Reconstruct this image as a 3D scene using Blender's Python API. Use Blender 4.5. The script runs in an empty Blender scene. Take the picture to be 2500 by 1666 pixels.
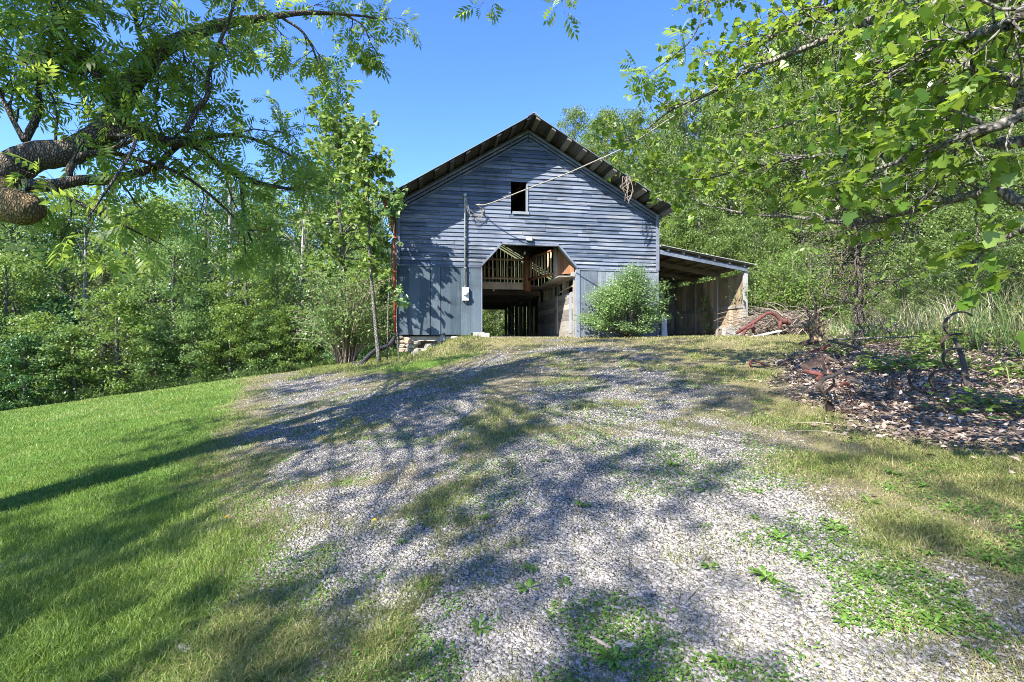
import bpy, math, random
import numpy as np
from mathutils import Vector, Matrix

random.seed(7)
RNG = np.random.default_rng(7)
scene = bpy.context.scene
COL = scene.collection
F, CU, CV = 1180.0, 1250.0, 833.0
EXPOSURE = 2.0
SUN_DIR = Vector((1.010, 1.139, -1.37)).normalized()     # the way the light travels

# ------------------------------------------------------------------ terrain
E1 = np.array([0.9853, 0.1708]); E2 = np.array([-0.1708, 0.9853])
BL = np.array([-4.034, 17.0])                              # front left corner of the barn


def barn_wd(x, y):
    dx, dy = x - BL[0], y - BL[1]
    return dx * E1[0] + dy * E1[1], dx * E2[0] + dy * E2[1]


def barn_xy(w, d):
    return BL[0] + w * E1[0] + d * E2[0], BL[1] + w * E1[1] + d * E2[1]


def sstep(a, b, x):
    t = np.clip((x - a) / (b - a), 0, 1)
    return t * t * (3 - 2 * t)


def softmin(a, b, k=7.0):
    m = np.minimum(a, b)
    return m - np.log(np.exp(-k * (a - m)) + np.exp(-k * (b - m))) / k


def hash2(ix, iy, seed):
    h = (ix.astype(np.int64) * 374761393 + iy.astype(np.int64) * 668265263 + seed * 974711) & 0xFFFFFFFF
    h = ((h ^ (h >> 13)) * 1274126177) & 0xFFFFFFFF
    h = h ^ (h >> 16)
    return (h & 0xFFFF) / 65535.0


def vnoise(x, y, seed=0):
    x = np.asarray(x, float); y = np.asarray(y, float)
    ix, iy = np.floor(x), np.floor(y)
    fx, fy = x - ix, y - iy
    fx = fx * fx * (3 - 2 * fx); fy = fy * fy * (3 - 2 * fy)
    a = hash2(ix, iy, seed); b = hash2(ix + 1, iy, seed)
    c = hash2(ix, iy + 1, seed); d = hash2(ix + 1, iy + 1, seed)
    return (a * (1 - fx) + b * fx) * (1 - fy) + (c * (1 - fx) + d * fx) * fy


def fbm(x, y, seed=0, octs=4):
    s, a, t = 0, 1.0, 0
    for k in range(octs):
        s = s + a * vnoise(x * 2 ** k + 17.3 * k, y * 2 ** k - 9.1 * k, seed + k); t += a; a *= 0.5
    return s / t


TOE_Y = [-60, 2, 6, 12, 17, 21, 30, 45, 60, 90, 400]
TOE_X = [6.2, 5.6, 6.4, 8.8, 10.6, 11.6, 11.5, 7.0, -4.0, -25, -60]


def hill_s(x, y):
    return x - np.interp(y, TOE_Y, TOE_X)


def G(x, y):
    """Ground height; the camera's eye is z = 0."""
    x = np.asarray(x, float); y = np.asarray(y, float)
    yy = np.clip(y, -18, 60)
    ys = softmin(yy, np.full_like(yy, 17.0), 1.2)
    xl = np.maximum(np.minimum(x, 0), -30)
    xr = np.clip(x, 0, 9)
    z = -1.6 + 0.094 * ys + 0.14 * xl + 0.07 * xr
    z = softmin(z, np.full_like(z, 0.14), 9.0)
    w, d = barn_wd(x, y)
    pad = sstep(0.0, 2.6, w) * (1 - sstep(14, 18, w)) * sstep(-2.2, -0.2, d) * (1 - sstep(18, 26, d))
    z = z * (1 - pad) + 0.12 * pad
    s = hill_s(x, y)
    h = 0.62 * (np.sqrt(np.maximum(s, 0) ** 2 + 2.2 ** 2) - 2.2)
    h = 48 * np.tanh(h / 48)
    z = z + h
    # wooded rise far behind the left wood
    far = np.maximum(np.sqrt((x + 20) ** 2 + y ** 2) - 48, 0) * sstep(5, 40, y) * 0.22
    z = z + np.minimum(far, 30) * (s < 30)
    bump = (fbm(x * 0.7, y * 0.7, 3, 3) - 0.5) * 0.10 + (fbm(x * 3.1, y * 3.1, 9, 2) - 0.5) * 0.03
    return z + bump * (1 - 0.6 * pad)


def g1(x, y):
    return float(G(np.array([x]), np.array([y]))[0])


def P(u, v, y):
    return Vector(((u - CU) / F * y, y, (CV - v) / F * y))


def ground_at(u, v, y0=1.2, y1=60.0):
    """The ground point that the pixel (u, v) of the 2500 px photograph looks at."""
    ys = np.exp(np.linspace(math.log(y0), math.log(y1), 1600))
    xs = (u - CU) / F * ys
    zs = (CV - v) / F * ys
    hit = np.nonzero(G(xs, ys) >= zs)[0]
    k = hit[0] if len(hit) else len(ys) - 1
    return Vector((xs[k], ys[k], g1(xs[k], ys[k])))


def on_ground(u, y):
    x = (u - CU) / F * y
    return Vector((x, y, g1(x, y)))


# ------------------------------------------------------------------ materials
def new_mat(name):
    m = bpy.data.materials.new(name); m.use_nodes = True
    nt = m.node_tree; nt.nodes.clear()
    out = nt.nodes.new('ShaderNodeOutputMaterial')
    return m, nt, out


def N(nt, typ, **kw):
    n = nt.nodes.new(typ)
    for k, v in kw.items():
        if k in n.inputs.keys() if isinstance(k, str) else False:
            n.inputs[k].default_value = v
        else:
            setattr(n, k, v)
    return n


def ramp(nt, stops, fac=None):
    r = nt.nodes.new('ShaderNodeValToRGB')
    cr = r.color_ramp
    while len(cr.elements) < len(stops):
        cr.elements.new(0.5)
    for e, (p, c) in zip(cr.elements, stops):
        e.position = p; e.color = (*c, 1)
    if fac is not None:
        nt.links.new(fac, r.inputs[0])
    return r.outputs[0]


def noise(nt, scale, detail=4, rough=0.6, vec=None, dist=0.0):
    n = nt.nodes.new('ShaderNodeTexNoise')
    n.inputs['Scale'].default_value = scale; n.inputs['Detail'].default_value = detail
    n.inputs['Roughness'].default_value = rough; n.inputs['Distortion'].default_value = dist
    if vec is not None:
        nt.links.new(vec, n.inputs['Vector'])
    return n.outputs['Fac']


def coords(nt, scale=(1, 1, 1)):
    t = nt.nodes.new('ShaderNodeTexCoord')
    m = nt.nodes.new('ShaderNodeMapping'); m.inputs['Scale'].default_value = scale
    nt.links.new(t.outputs['Object'], m.inputs['Vector'])
    return m.outputs[0]


def mixc(nt, fac, a, b, mode='MIX'):
    m = nt.nodes.new('ShaderNodeMix'); m.data_type = 'RGBA'; m.blend_type = mode
    for sock, val in ((m.inputs[0], fac), (m.inputs[6], a), (m.inputs[7], b)):
        if isinstance(val, (int, float)):
            sock.default_value = val
        elif isinstance(val, tuple):
            sock.default_value = (*val, 1)
        else:
            nt.links.new(val, sock)
    return m.outputs[2]


def mathn(nt, op, a, b=0.0):
    m = nt.nodes.new('ShaderNodeMath'); m.operation = op
    for sock, val in ((m.inputs[0], a), (m.inputs[1], b)):
        if isinstance(val, (int, float)):
            sock.default_value = val
        else:
            nt.links.new(val, sock)
    return m.outputs[0]


def attr(nt, name='rnd'):
    a = nt.nodes.new('ShaderNodeAttribute'); a.attribute_name = name
    return a.outputs['Fac']


def bsdf(nt, out, col, rough=0.8, bump=None, bstr=0.4, bdist=0.01, metal=0.0, spec=0.3):
    b = nt.nodes.new('ShaderNodeBsdfPrincipled')
    for sock, val in ((b.inputs['Base Color'], col), (b.inputs['Roughness'], rough)):
        if isinstance(val, tuple):
            sock.default_value = (*val, 1)
        elif isinstance(val, (int, float)):
            sock.default_value = val
        else:
            nt.links.new(val, sock)
    b.inputs['Metallic'].default_value = metal
    b.inputs['Specular IOR Level'].default_value = spec
    if bump is not None:
        bn = nt.nodes.new('ShaderNodeBump'); bn.inputs['Strength'].default_value = bstr
        bn.inputs['Distance'].default_value = bdist
        nt.links.new(bump, bn.inputs['Height']); nt.links.new(bn.outputs[0], b.inputs['Normal'])
    nt.links.new(b.outputs[0], out.inputs[0])
    return b


def wood(name, dark, light, axis='z', wear=None, wearamt=0.5, rough=0.85):
    """Weathered board: long grain along one axis, board-to-board tone from the rnd attribute, worn streaks."""
    m, nt, out = new_mat(name)
    sc = {'x': (1.2, 22, 22), 'y': (22, 1.2, 22), 'z': (22, 22, 1.2)}[axis]
    sw = {'x': (0.5, 5, 5), 'y': (5, 0.5, 5), 'z': (5, 5, 0.5)}[axis]
    v = coords(nt, sc)
    g = noise(nt, 1.6, 5, 0.65, v)
    big = noise(nt, 1.1, 3, 0.6, coords(nt, sw))
    r = attr(nt)
    f = mathn(nt, 'ADD', mathn(nt, 'MULTIPLY', g, 0.5), mathn(nt, 'MULTIPLY', r, 0.55))
    c = ramp(nt, [(0.22, dark), (0.8, light)], f)
    if wear:
        wf = ramp(nt, [(0.52, (0, 0, 0)), (0.72, (1, 1, 1))], mathn(nt, 'ADD', mathn(nt, 'MULTIPLY', big, 0.6), mathn(nt, 'MULTIPLY', g, 0.4)))
        c = mixc(nt, mathn(nt, 'MULTIPLY', wf, wearamt), c, wear)
    st = noise(nt, 0.55, 5, 0.7, coords(nt))                       # weather stains that run over several boards
    c = mixc(nt, 1.0, c, ramp(nt, [(0.32, (0.55, 0.53, 0.5)), (0.5, (1, 1, 1)), (0.68, (1.15, 1.13, 1.1))], st), 'MULTIPLY')
    sp = noise(nt, 34, 2, 0.5, coords(nt, (1, 1, 1)))              # nail rust, knots
    c = mixc(nt, mathn(nt, 'MULTIPLY', ramp(nt, [(0.7, (0, 0, 0)), (0.76, (1, 1, 1))], sp), 0.55), c, (0.05, 0.035, 0.028))
    bsdf(nt, out, c, rough, g, 0.5, 0.006)
    return m


def leaf_mat(name, dark, mid, light, trans, tfac=0.35, rough=0.42, nscale=0.35):
    m, nt, out = new_mat(name)
    r = attr(nt)
    n = noise(nt, nscale, 2, 0.5, coords(nt))
    f = mathn(nt, 'ADD', mathn(nt, 'MULTIPLY', r, 0.62), mathn(nt, 'MULTIPLY', n, 0.38))
    c = ramp(nt, [(0.2, dark), (0.5, mid), (0.82, light)], f)
    b = nt.nodes.new('ShaderNodeBsdfPrincipled')
    nt.links.new(c, b.inputs['Base Color']); b.inputs['Roughness'].default_value = rough
    b.inputs['Specular IOR Level'].default_value = 0.45
    t = nt.nodes.new('ShaderNodeBsdfTranslucent')
    tc = mixc(nt, 0.55, c, trans)
    nt.links.new(tc, t.inputs['Color'])
    mx = nt.nodes.new('ShaderNodeMixShader'); mx.inputs[0].default_value = tfac
    nt.links.new(b.outputs[0], mx.inputs[1]); nt.links.new(t.outputs[0], mx.inputs[2])
    nt.links.new(mx.outputs[0], out.inputs[0])
    return m


def blade_mat(name, stops, trans=(0.3, 0.45, 0.06), tfac=0.3):
    m, nt, out = new_mat(name)
    c = ramp(nt, stops, attr(nt))
    b = nt.nodes.new('ShaderNodeBsdfPrincipled'); nt.links.new(c, b.inputs['Base Color'])
    b.inputs['Roughness'].default_value = 0.55; b.inputs['Specular IOR Level'].default_value = 0.3
    t = nt.nodes.new('ShaderNodeBsdfTranslucent'); nt.links.new(mixc(nt, 0.4, c, trans), t.inputs['Color'])
    mx = nt.nodes.new('ShaderNodeMixShader'); mx.inputs[0].default_value = tfac
    nt.links.new(b.outputs[0], mx.inputs[1]); nt.links.new(t.outputs[0], mx.inputs[2])
    nt.links.new(mx.outputs[0], out.inputs[0])
    return m


def speckle(name, stops, scale=8, rough=0.8, metal=0.0, bdist=0.01, bstr=0.5, detail=5, userand=0.0, spec=0.3):
    m, nt, out = new_mat(name)
    n = noise(nt, scale, detail, 0.62, coords(nt))
    f = n if not userand else mathn(nt, 'ADD', mathn(nt, 'MULTIPLY', n, 1 - userand), mathn(nt, 'MULTIPLY', attr(nt), userand))
    bsdf(nt, out, ramp(nt, stops, f), rough, n, bstr, bdist, metal, spec)
    return m


def bark_mat(name, dark, light, moss=None, scale=9):
    m, nt, out = new_mat(name)
    v = nt.nodes.new('ShaderNodeTexVoronoi'); v.feature = 'DISTANCE_TO_EDGE'; v.inputs['Scale'].default_value = scale
    nt.links.new(coords(nt, (1, 1, 0.45)), v.inputs['Vector'])
    n = noise(nt, scale * 1.6, 5, 0.7, coords(nt))
    h = mathn(nt, 'ADD', mathn(nt, 'MULTIPLY', ramp(nt, [(0.0, (0, 0, 0)), (0.3, (1, 1, 1))], v.outputs['Distance']), 0.7), mathn(nt, 'MULTIPLY', n, 0.5))
    c = ramp(nt, [(0.25, dark), (0.95, light)], h)
    if moss:
        mo = ramp(nt, [(0.55, (0, 0, 0)), (0.68, (1, 1, 1))], noise(nt, 2.2, 3, 0.6, coords(nt)))
        c = mixc(nt, mathn(nt, 'MULTIPLY', mo, 0.55), c, moss)
    bsdf(nt, out, c, 0.9, h, 0.9, 0.03)
    return m


M = {}
M['siding'] = wood('siding_paint', (0.045, 0.068, 0.105), (0.16, 0.185, 0.235), 'x', (0.40, 0.385, 0.385), 0.8)
M['board'] = wood('board_paint_shaded', (0.03, 0.05, 0.066), (0.085, 0.115, 0.14), 'z', (0.2, 0.22, 0.25), 0.4)  # the shade over the left boards is put into this darker tone
M['board_grey_lit'] = wood('board_grey_lit', (0.09, 0.11, 0.135), (0.21, 0.235, 0.265), 'z', (0.36, 0.36, 0.37), 0.5)  # paler copy: sunlight on the right-hand boards is put into the colour
M['trim'] = wood('trim_paint', (0.08, 0.10, 0.135), (0.18, 0.205, 0.25), 'z', (0.36, 0.36, 0.37), 0.5)
M['oldwood'] = wood('old_wood', (0.11, 0.095, 0.08), (0.3, 0.27, 0.23), 'z', (0.4, 0.37, 0.33), 0.4)
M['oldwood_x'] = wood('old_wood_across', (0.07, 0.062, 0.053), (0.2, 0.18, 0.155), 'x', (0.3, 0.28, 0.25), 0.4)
M['oldwood_y'] = wood('old_wood_along', (0.12, 0.11, 0.095), (0.32, 0.295, 0.26), 'y', (0.42, 0.4, 0.37), 0.4)
M['brownboard'] = wood('brown_board', (0.22, 0.16, 0.10), (0.52, 0.42, 0.30), 'z', (0.09, 0.075, 0.06), 0.5)
M['orangewood'] = wood('orange_log', (0.11, 0.045, 0.022), (0.26, 0.12, 0.055), 'z', (0.3, 0.2, 0.12), 0.4, 0.6)
M['palelog'] = wood('pale_log', (0.22, 0.15, 0.09), (0.5, 0.4, 0.27), 'z', (0.3, 0.13, 0.05), 0.3, 0.6)
M['shadewood'] = wood('shaded_wood', (0.022, 0.02, 0.018), (0.085, 0.078, 0.07), 'y', (0.12, 0.11, 0.1), 0.3)  # near-black tone puts the shade under the roof into the wood
M['whitewood'] = wood('white_wood', (0.28, 0.27, 0.26), (0.5, 0.49, 0.47), 'z', (0.2, 0.2, 0.19), 0.5)
M['tin'] = speckle('tin_roof', [(0.3, (0.30, 0.30, 0.30)), (0.6, (0.46, 0.46, 0.45)), (0.75, (0.28, 0.2, 0.15))], 3, 0.45, 0.7, 0.003, 0.2)
M['red'] = speckle('red_paint', [(0.3, (0.2, 0.035, 0.025)), (0.55, (0.36, 0.07, 0.045)), (0.75, (0.18, 0.06, 0.04))], 4, 0.5, 0.0, 0.002, 0.2)
M['redrust'] = speckle('faded_red_paint', [(0.3, (0.035, 0.02, 0.016)), (0.45, (0.085, 0.03, 0.024)), (0.58, (0.15, 0.05, 0.042)), (0.68, (0.06, 0.04, 0.03))], 16, 0.85)
M['rust'] = speckle('rusty_iron', [(0.28, (0.018, 0.013, 0.011)), (0.5, (0.045, 0.029, 0.022)), (0.66, (0.10, 0.064, 0.046)), (0.8, (0.12, 0.055, 0.027))], 14, 0.7, 0.1)
M['iron'] = speckle('weathered_iron', [(0.3, (0.025, 0.02, 0.017)), (0.6, (0.075, 0.062, 0.05)), (0.8, (0.17, 0.12, 0.08))], 10, 0.6, 0.1)
M['blackpipe'] = speckle('black_plastic', [(0.3, (0.012, 0.012, 0.014)), (0.7, (0.04, 0.04, 0.045))], 6, 0.4)
M['conduit'] = speckle('grey_conduit', [(0.3, (0.3, 0.31, 0.32)), (0.7, (0.48, 0.49, 0.5))], 6, 0.45, 0.5, 0.002, 0.2)
M['meter'] = speckle('meter_grey', [(0.3, (0.42, 0.44, 0.45)), (0.7, (0.58, 0.6, 0.61))], 5, 0.4, 0.2, 0.001, 0.2)
M['cable'] = speckle('cable', [(0.3, (0.14, 0.12, 0.10)), (0.7, (0.36, 0.32, 0.26))], 20, 0.6)
M['tin_under'] = speckle('tin_underside', [(0.3, (0.42, 0.41, 0.4)), (0.7, (0.62, 0.6, 0.57))], 3, 0.6, 0.0)
M['dirt'] = speckle('dry_dirt', [(0.3, (0.26, 0.22, 0.17)), (0.7, (0.42, 0.37, 0.3))], 5, 0.95)
M['stone'] = speckle('field_stone', [(0.25, (0.12, 0.11, 0.09)), (0.5, (0.3, 0.27, 0.21)), (0.75, (0.42, 0.3, 0.19))], 3.5, 0.85, 0, 0.02, 0.7, 6, 0.3)
M['block'] = speckle('concrete_block', [(0.3, (0.25, 0.24, 0.22)), (0.7, (0.42, 0.41, 0.38))], 18, 0.9)
M['glassbulb'] = speckle('bulb_glass', [(0.3, (0.7, 0.7, 0.68)), (0.7, (0.85, 0.85, 0.83))], 4, 0.15, 0, 0.0, 0.0)
M['dark'] = speckle('plain_black', [(0.3, (0.02, 0.02, 0.02)), (0.7, (0.05, 0.05, 0.05))], 4, 0.5)
M['bark_walnut'] = bark_mat('walnut_bark', (0.028, 0.022, 0.018), (0.22, 0.19, 0.155), (0.2, 0.17, 0.06), 42)
M['bark_grey'] = bark_mat('grey_bark', (0.06, 0.055, 0.045), (0.27, 0.25, 0.21), (0.16, 0.18, 0.09), 25)
M['bark_pale'] = bark_mat('pale_bark', (0.12, 0.10, 0.085), (0.4, 0.36, 0.3), None, 25)
M['twig'] = speckle('dry_twig', [(0.3, (0.11, 0.085, 0.065)), (0.7, (0.33, 0.27, 0.21))], 6, 0.9, userand=0.6)
M['deadgrey'] = speckle('dead_branch', [(0.3, (0.14, 0.125, 0.115)), (0.7, (0.33, 0.31, 0.29))], 6, 0.9, userand=0.5)
M['leaf_walnut'] = leaf_mat('walnut_leaf', (0.06, 0.13, 0.02), (0.14, 0.245, 0.037), (0.28, 0.37, 0.08), (0.52, 0.66, 0.09), 0.54)
M['leaf_maple'] = leaf_mat('lobed_leaf', (0.045, 0.11, 0.014), (0.115, 0.21, 0.027), (0.26, 0.35, 0.06), (0.46, 0.6, 0.06), 0.5, 0.36)
M['leaf_wood'] = leaf_mat('wood_leaf', (0.055, 0.105, 0.036), (0.13, 0.215, 0.062), (0.27, 0.36, 0.13), (0.34, 0.5, 0.1), 0.38, 0.42)
M['leaf_bright'] = leaf_mat('bright_leaf', (0.06, 0.12, 0.024), (0.13, 0.215, 0.042), (0.26, 0.335, 0.085), (0.38, 0.5, 0.08), 0.4, 0.4)
M['leaf_hill'] = leaf_mat('hill_leaf', (0.055, 0.10, 0.028), (0.125, 0.19, 0.048), (0.25, 0.305, 0.095), (0.34, 0.44, 0.08), 0.38, 0.42)
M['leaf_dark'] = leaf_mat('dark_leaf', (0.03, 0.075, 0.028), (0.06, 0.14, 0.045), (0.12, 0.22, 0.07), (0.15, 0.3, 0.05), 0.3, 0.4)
M['leaf_cedar'] = leaf_mat('cedar_leaf', (0.04, 0.06, 0.022), (0.085, 0.11, 0.04), (0.15, 0.16, 0.06), (0.2, 0.22, 0.06), 0.2, 0.6)
M['leaf_shrub'] = leaf_mat('shrub_leaf', (0.09, 0.17, 0.055), (0.19, 0.31, 0.11), (0.38, 0.48, 0.25), (0.4, 0.6, 0.15), 0.32, 0.33, 1.5)
M['leaf_weed'] = leaf_mat('weed_leaf', (0.05, 0.12, 0.015), (0.11, 0.22, 0.03), (0.2, 0.31, 0.06), (0.3, 0.45, 0.05), 0.3, 0.45, 3)
M['lawn'] = blade_mat('lawn_blade', [(0.0, (0.06, 0.115, 0.018)), (0.4, (0.14, 0.22, 0.034)), (0.7, (0.255, 0.31, 0.07)), (0.88, (0.36, 0.35, 0.13)), (1.0, (0.5, 0.43, 0.25))])
M['thin_grass'] = blade_mat('thin_grass_blade', [(0.0, (0.07, 0.125, 0.022)), (0.35, (0.15, 0.19, 0.045)), (0.6, (0.29, 0.27, 0.105)), (0.8, (0.38, 0.31, 0.17)), (1.0, (0.48, 0.40, 0.27))])
M['tall_grass'] = blade_mat('tall_grass_blade', [(0.0, (0.045, 0.10, 0.025)), (0.45, (0.10, 0.17, 0.045)), (0.68, (0.22, 0.22, 0.11)), (0.85, (0.36, 0.31, 0.21)), (1.0, (0.52, 0.46, 0.35))], (0.4, 0.4, 0.15), 0.25)
M['litter'] = speckle('dead_leaf', [(0.2, (0.13, 0.09, 0.07)), (0.45, (0.23, 0.17, 0.13)), (0.65, (0.33, 0.255, 0.205)), (0.85, (0.46, 0.385, 0.33))], 9, 0.8, userand=0.75, bdist=0.004)
M['gravel'] = speckle('limestone_chip', [(0.15, (0.08, 0.071, 0.061)), (0.45, (0.215, 0.198, 0.178)), (0.9, (0.44, 0.408, 0.37))], 30, 0.85, userand=0.65, bdist=0.003)
M['yellow'] = speckle('yellow_petal', [(0.3, (0.75, 0.5, 0.02)), (0.7, (0.85, 0.65, 0.04))], 20, 0.6)


def ground_material():
    m, nt, out = new_mat('ground_soil')
    v = coords(nt)
    lawn, litter = attr(nt, 'lawn'), attr(nt, 'litter')
    n1 = noise(nt, 1.3, 6, 0.65, v); n2 = noise(nt, 28, 5, 0.7, v)
    vx = nt.nodes.new('ShaderNodeTexVoronoi'); vx.inputs['Scale'].default_value = 60
    nt.links.new(v, vx.inputs['Vector'])
    f = mathn(nt, 'ADD', mathn(nt, 'MULTIPLY', n1, 0.5), mathn(nt, 'MULTIPLY', n2, 0.5))
    thin = ramp(nt, [(0.3, (0.075, 0.07, 0.035)), (0.48, (0.145, 0.13, 0.06)), (0.62, (0.23, 0.19, 0.11)), (0.8, (0.32, 0.27, 0.18))], f)
    green = ramp(nt, [(0.3, (0.035, 0.075, 0.012)), (0.55, (0.08, 0.16, 0.022)), (0.75, (0.16, 0.23, 0.05))], f)
    duff = ramp(nt, [(0.3, (0.12, 0.09, 0.068)), (0.55, (0.25, 0.19, 0.145)), (0.75, (0.37, 0.295, 0.24))], f)
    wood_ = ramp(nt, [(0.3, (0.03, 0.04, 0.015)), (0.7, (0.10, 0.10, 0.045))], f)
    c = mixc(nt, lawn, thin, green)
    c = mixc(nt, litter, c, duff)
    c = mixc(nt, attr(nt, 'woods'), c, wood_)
    bsdf(nt, out, c, 0.95, mathn(nt, 'ADD', n2, mathn(nt, 'MULTIPLY', vx.outputs['Distance'], 0.4)), 0.8, 0.03, spec=0.15)
    return m


def drive_material():
    m, nt, out = new_mat('driveway_gravel')
    v = coords(nt)
    vor = nt.nodes.new('ShaderNodeTexVoronoi'); vor.inputs['Scale'].default_value = 34
    nt.links.new(v, vor.inputs['Vector'])
    ve = nt.nodes.new('ShaderNodeTexVoronoi'); ve.feature = 'DISTANCE_TO_EDGE'; ve.inputs['Scale'].default_value = 34
    nt.links.new(v, ve.inputs['Vector'])
    sep = nt.nodes.new('ShaderNodeSeparateColor'); nt.links.new(vor.outputs['Color'], sep.inputs[0])
    st = ramp(nt, [(0.0, (0.13, 0.12, 0.108)), (0.5, (0.24, 0.222, 0.2)), (1.0, (0.39, 0.362, 0.33))], sep.outputs[0])
    gap = ramp(nt, [(0.0, (0.12, 0.12, 0.12)), (0.16, (1, 1, 1))], ve.outputs['Distance'])
    st = mixc(nt, 1.0, st, gap, 'MULTIPLY')
    n2 = noise(nt, 24, 5, 0.7, v); n1 = noise(nt, 2.0, 5, 0.7, v)
    f = mathn(nt, 'ADD', mathn(nt, 'MULTIPLY', n1, 0.45), mathn(nt, 'MULTIPLY', n2, 0.55))
    soil = ramp(nt, [(0.3, (0.075, 0.068, 0.04)), (0.47, (0.155, 0.135, 0.08)), (0.6, (0.24, 0.2, 0.14)), (0.8, (0.34, 0.29, 0.23))], f)
    gv = attr(nt, 'gravel')
    k = ramp(nt, [(0.36, (0, 0, 0)), (0.58, (1, 1, 1))], mathn(nt, 'ADD', mathn(nt, 'MULTIPLY', gv, 0.7), mathn(nt, 'MULTIPLY', n2, 0.3)))
    c = mixc(nt, k, soil, st)
    bsdf(nt, out, c, 0.92, mathn(nt, 'ADD', mathn(nt, 'MULTIPLY', gap, 0.8), n2), 0.9, 0.02, spec=0.2)
    return m


M['ground'] = ground_material()
M['drive'] = drive_material()


# ------------------------------------------------------------------ object helpers
def tag(o, label=None, cat=None, group=None, kind=None):
    if label: o['label'] = label
    if cat: o['category'] = cat
    if group: o['group'] = group
    if kind: o['kind'] = kind
    return o


def empty(name, loc=(0, 0, 0), rz=0.0):
    o = bpy.data.objects.new(name, None); COL.objects.link(o)
    o.location = loc; o.rotation_euler = (0, 0, rz); o.empty_display_size = 0.2
    return o


def copy_tree(o, parent=None):
    c = o.copy(); COL.objects.link(c); c.parent = parent
    for ch in o.children:
        copy_tree(ch, c)
    return c


def np_mesh(name, verts, faces, mat, parent=None, rnd=None, smooth=False, attrs=None):
    """faces: (m, k) array of one polygon size."""
    verts = np.ascontiguousarray(verts, dtype=np.float32); faces = np.ascontiguousarray(faces, dtype=np.int32)
    me = bpy.data.meshes.new(name)
    m, k = faces.shape
    me.vertices.add(len(verts)); me.vertices.foreach_set('co', verts.ravel())
    me.loops.add(m * k); me.loops.foreach_set('vertex_index', faces.ravel())
    me.polygons.add(m)
    me.polygons.foreach_set('loop_start', np.arange(0, m * k, k, dtype=np.int32))
    me.polygons.foreach_set('loop_total', np.full(m, k, dtype=np.int32))
    if smooth:
        me.polygons.foreach_set('use_smooth', np.ones(m, dtype=bool))
    if rnd is not None:
        a = me.attributes.new('rnd', 'FLOAT', 'FACE'); a.data.foreach_set('value', np.asarray(rnd, np.float32))
    for nm, val in (attrs or {}).items():
        a = me.attributes.new(nm, 'FLOAT', 'POINT'); a.data.foreach_set('value', np.asarray(val, np.float32))
    me.update(calc_edges=True)
    me.materials.append(mat)
    o = bpy.data.objects.new(name, me); COL.objects.link(o)
    if parent is not None: o.parent = parent
    return o


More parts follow.
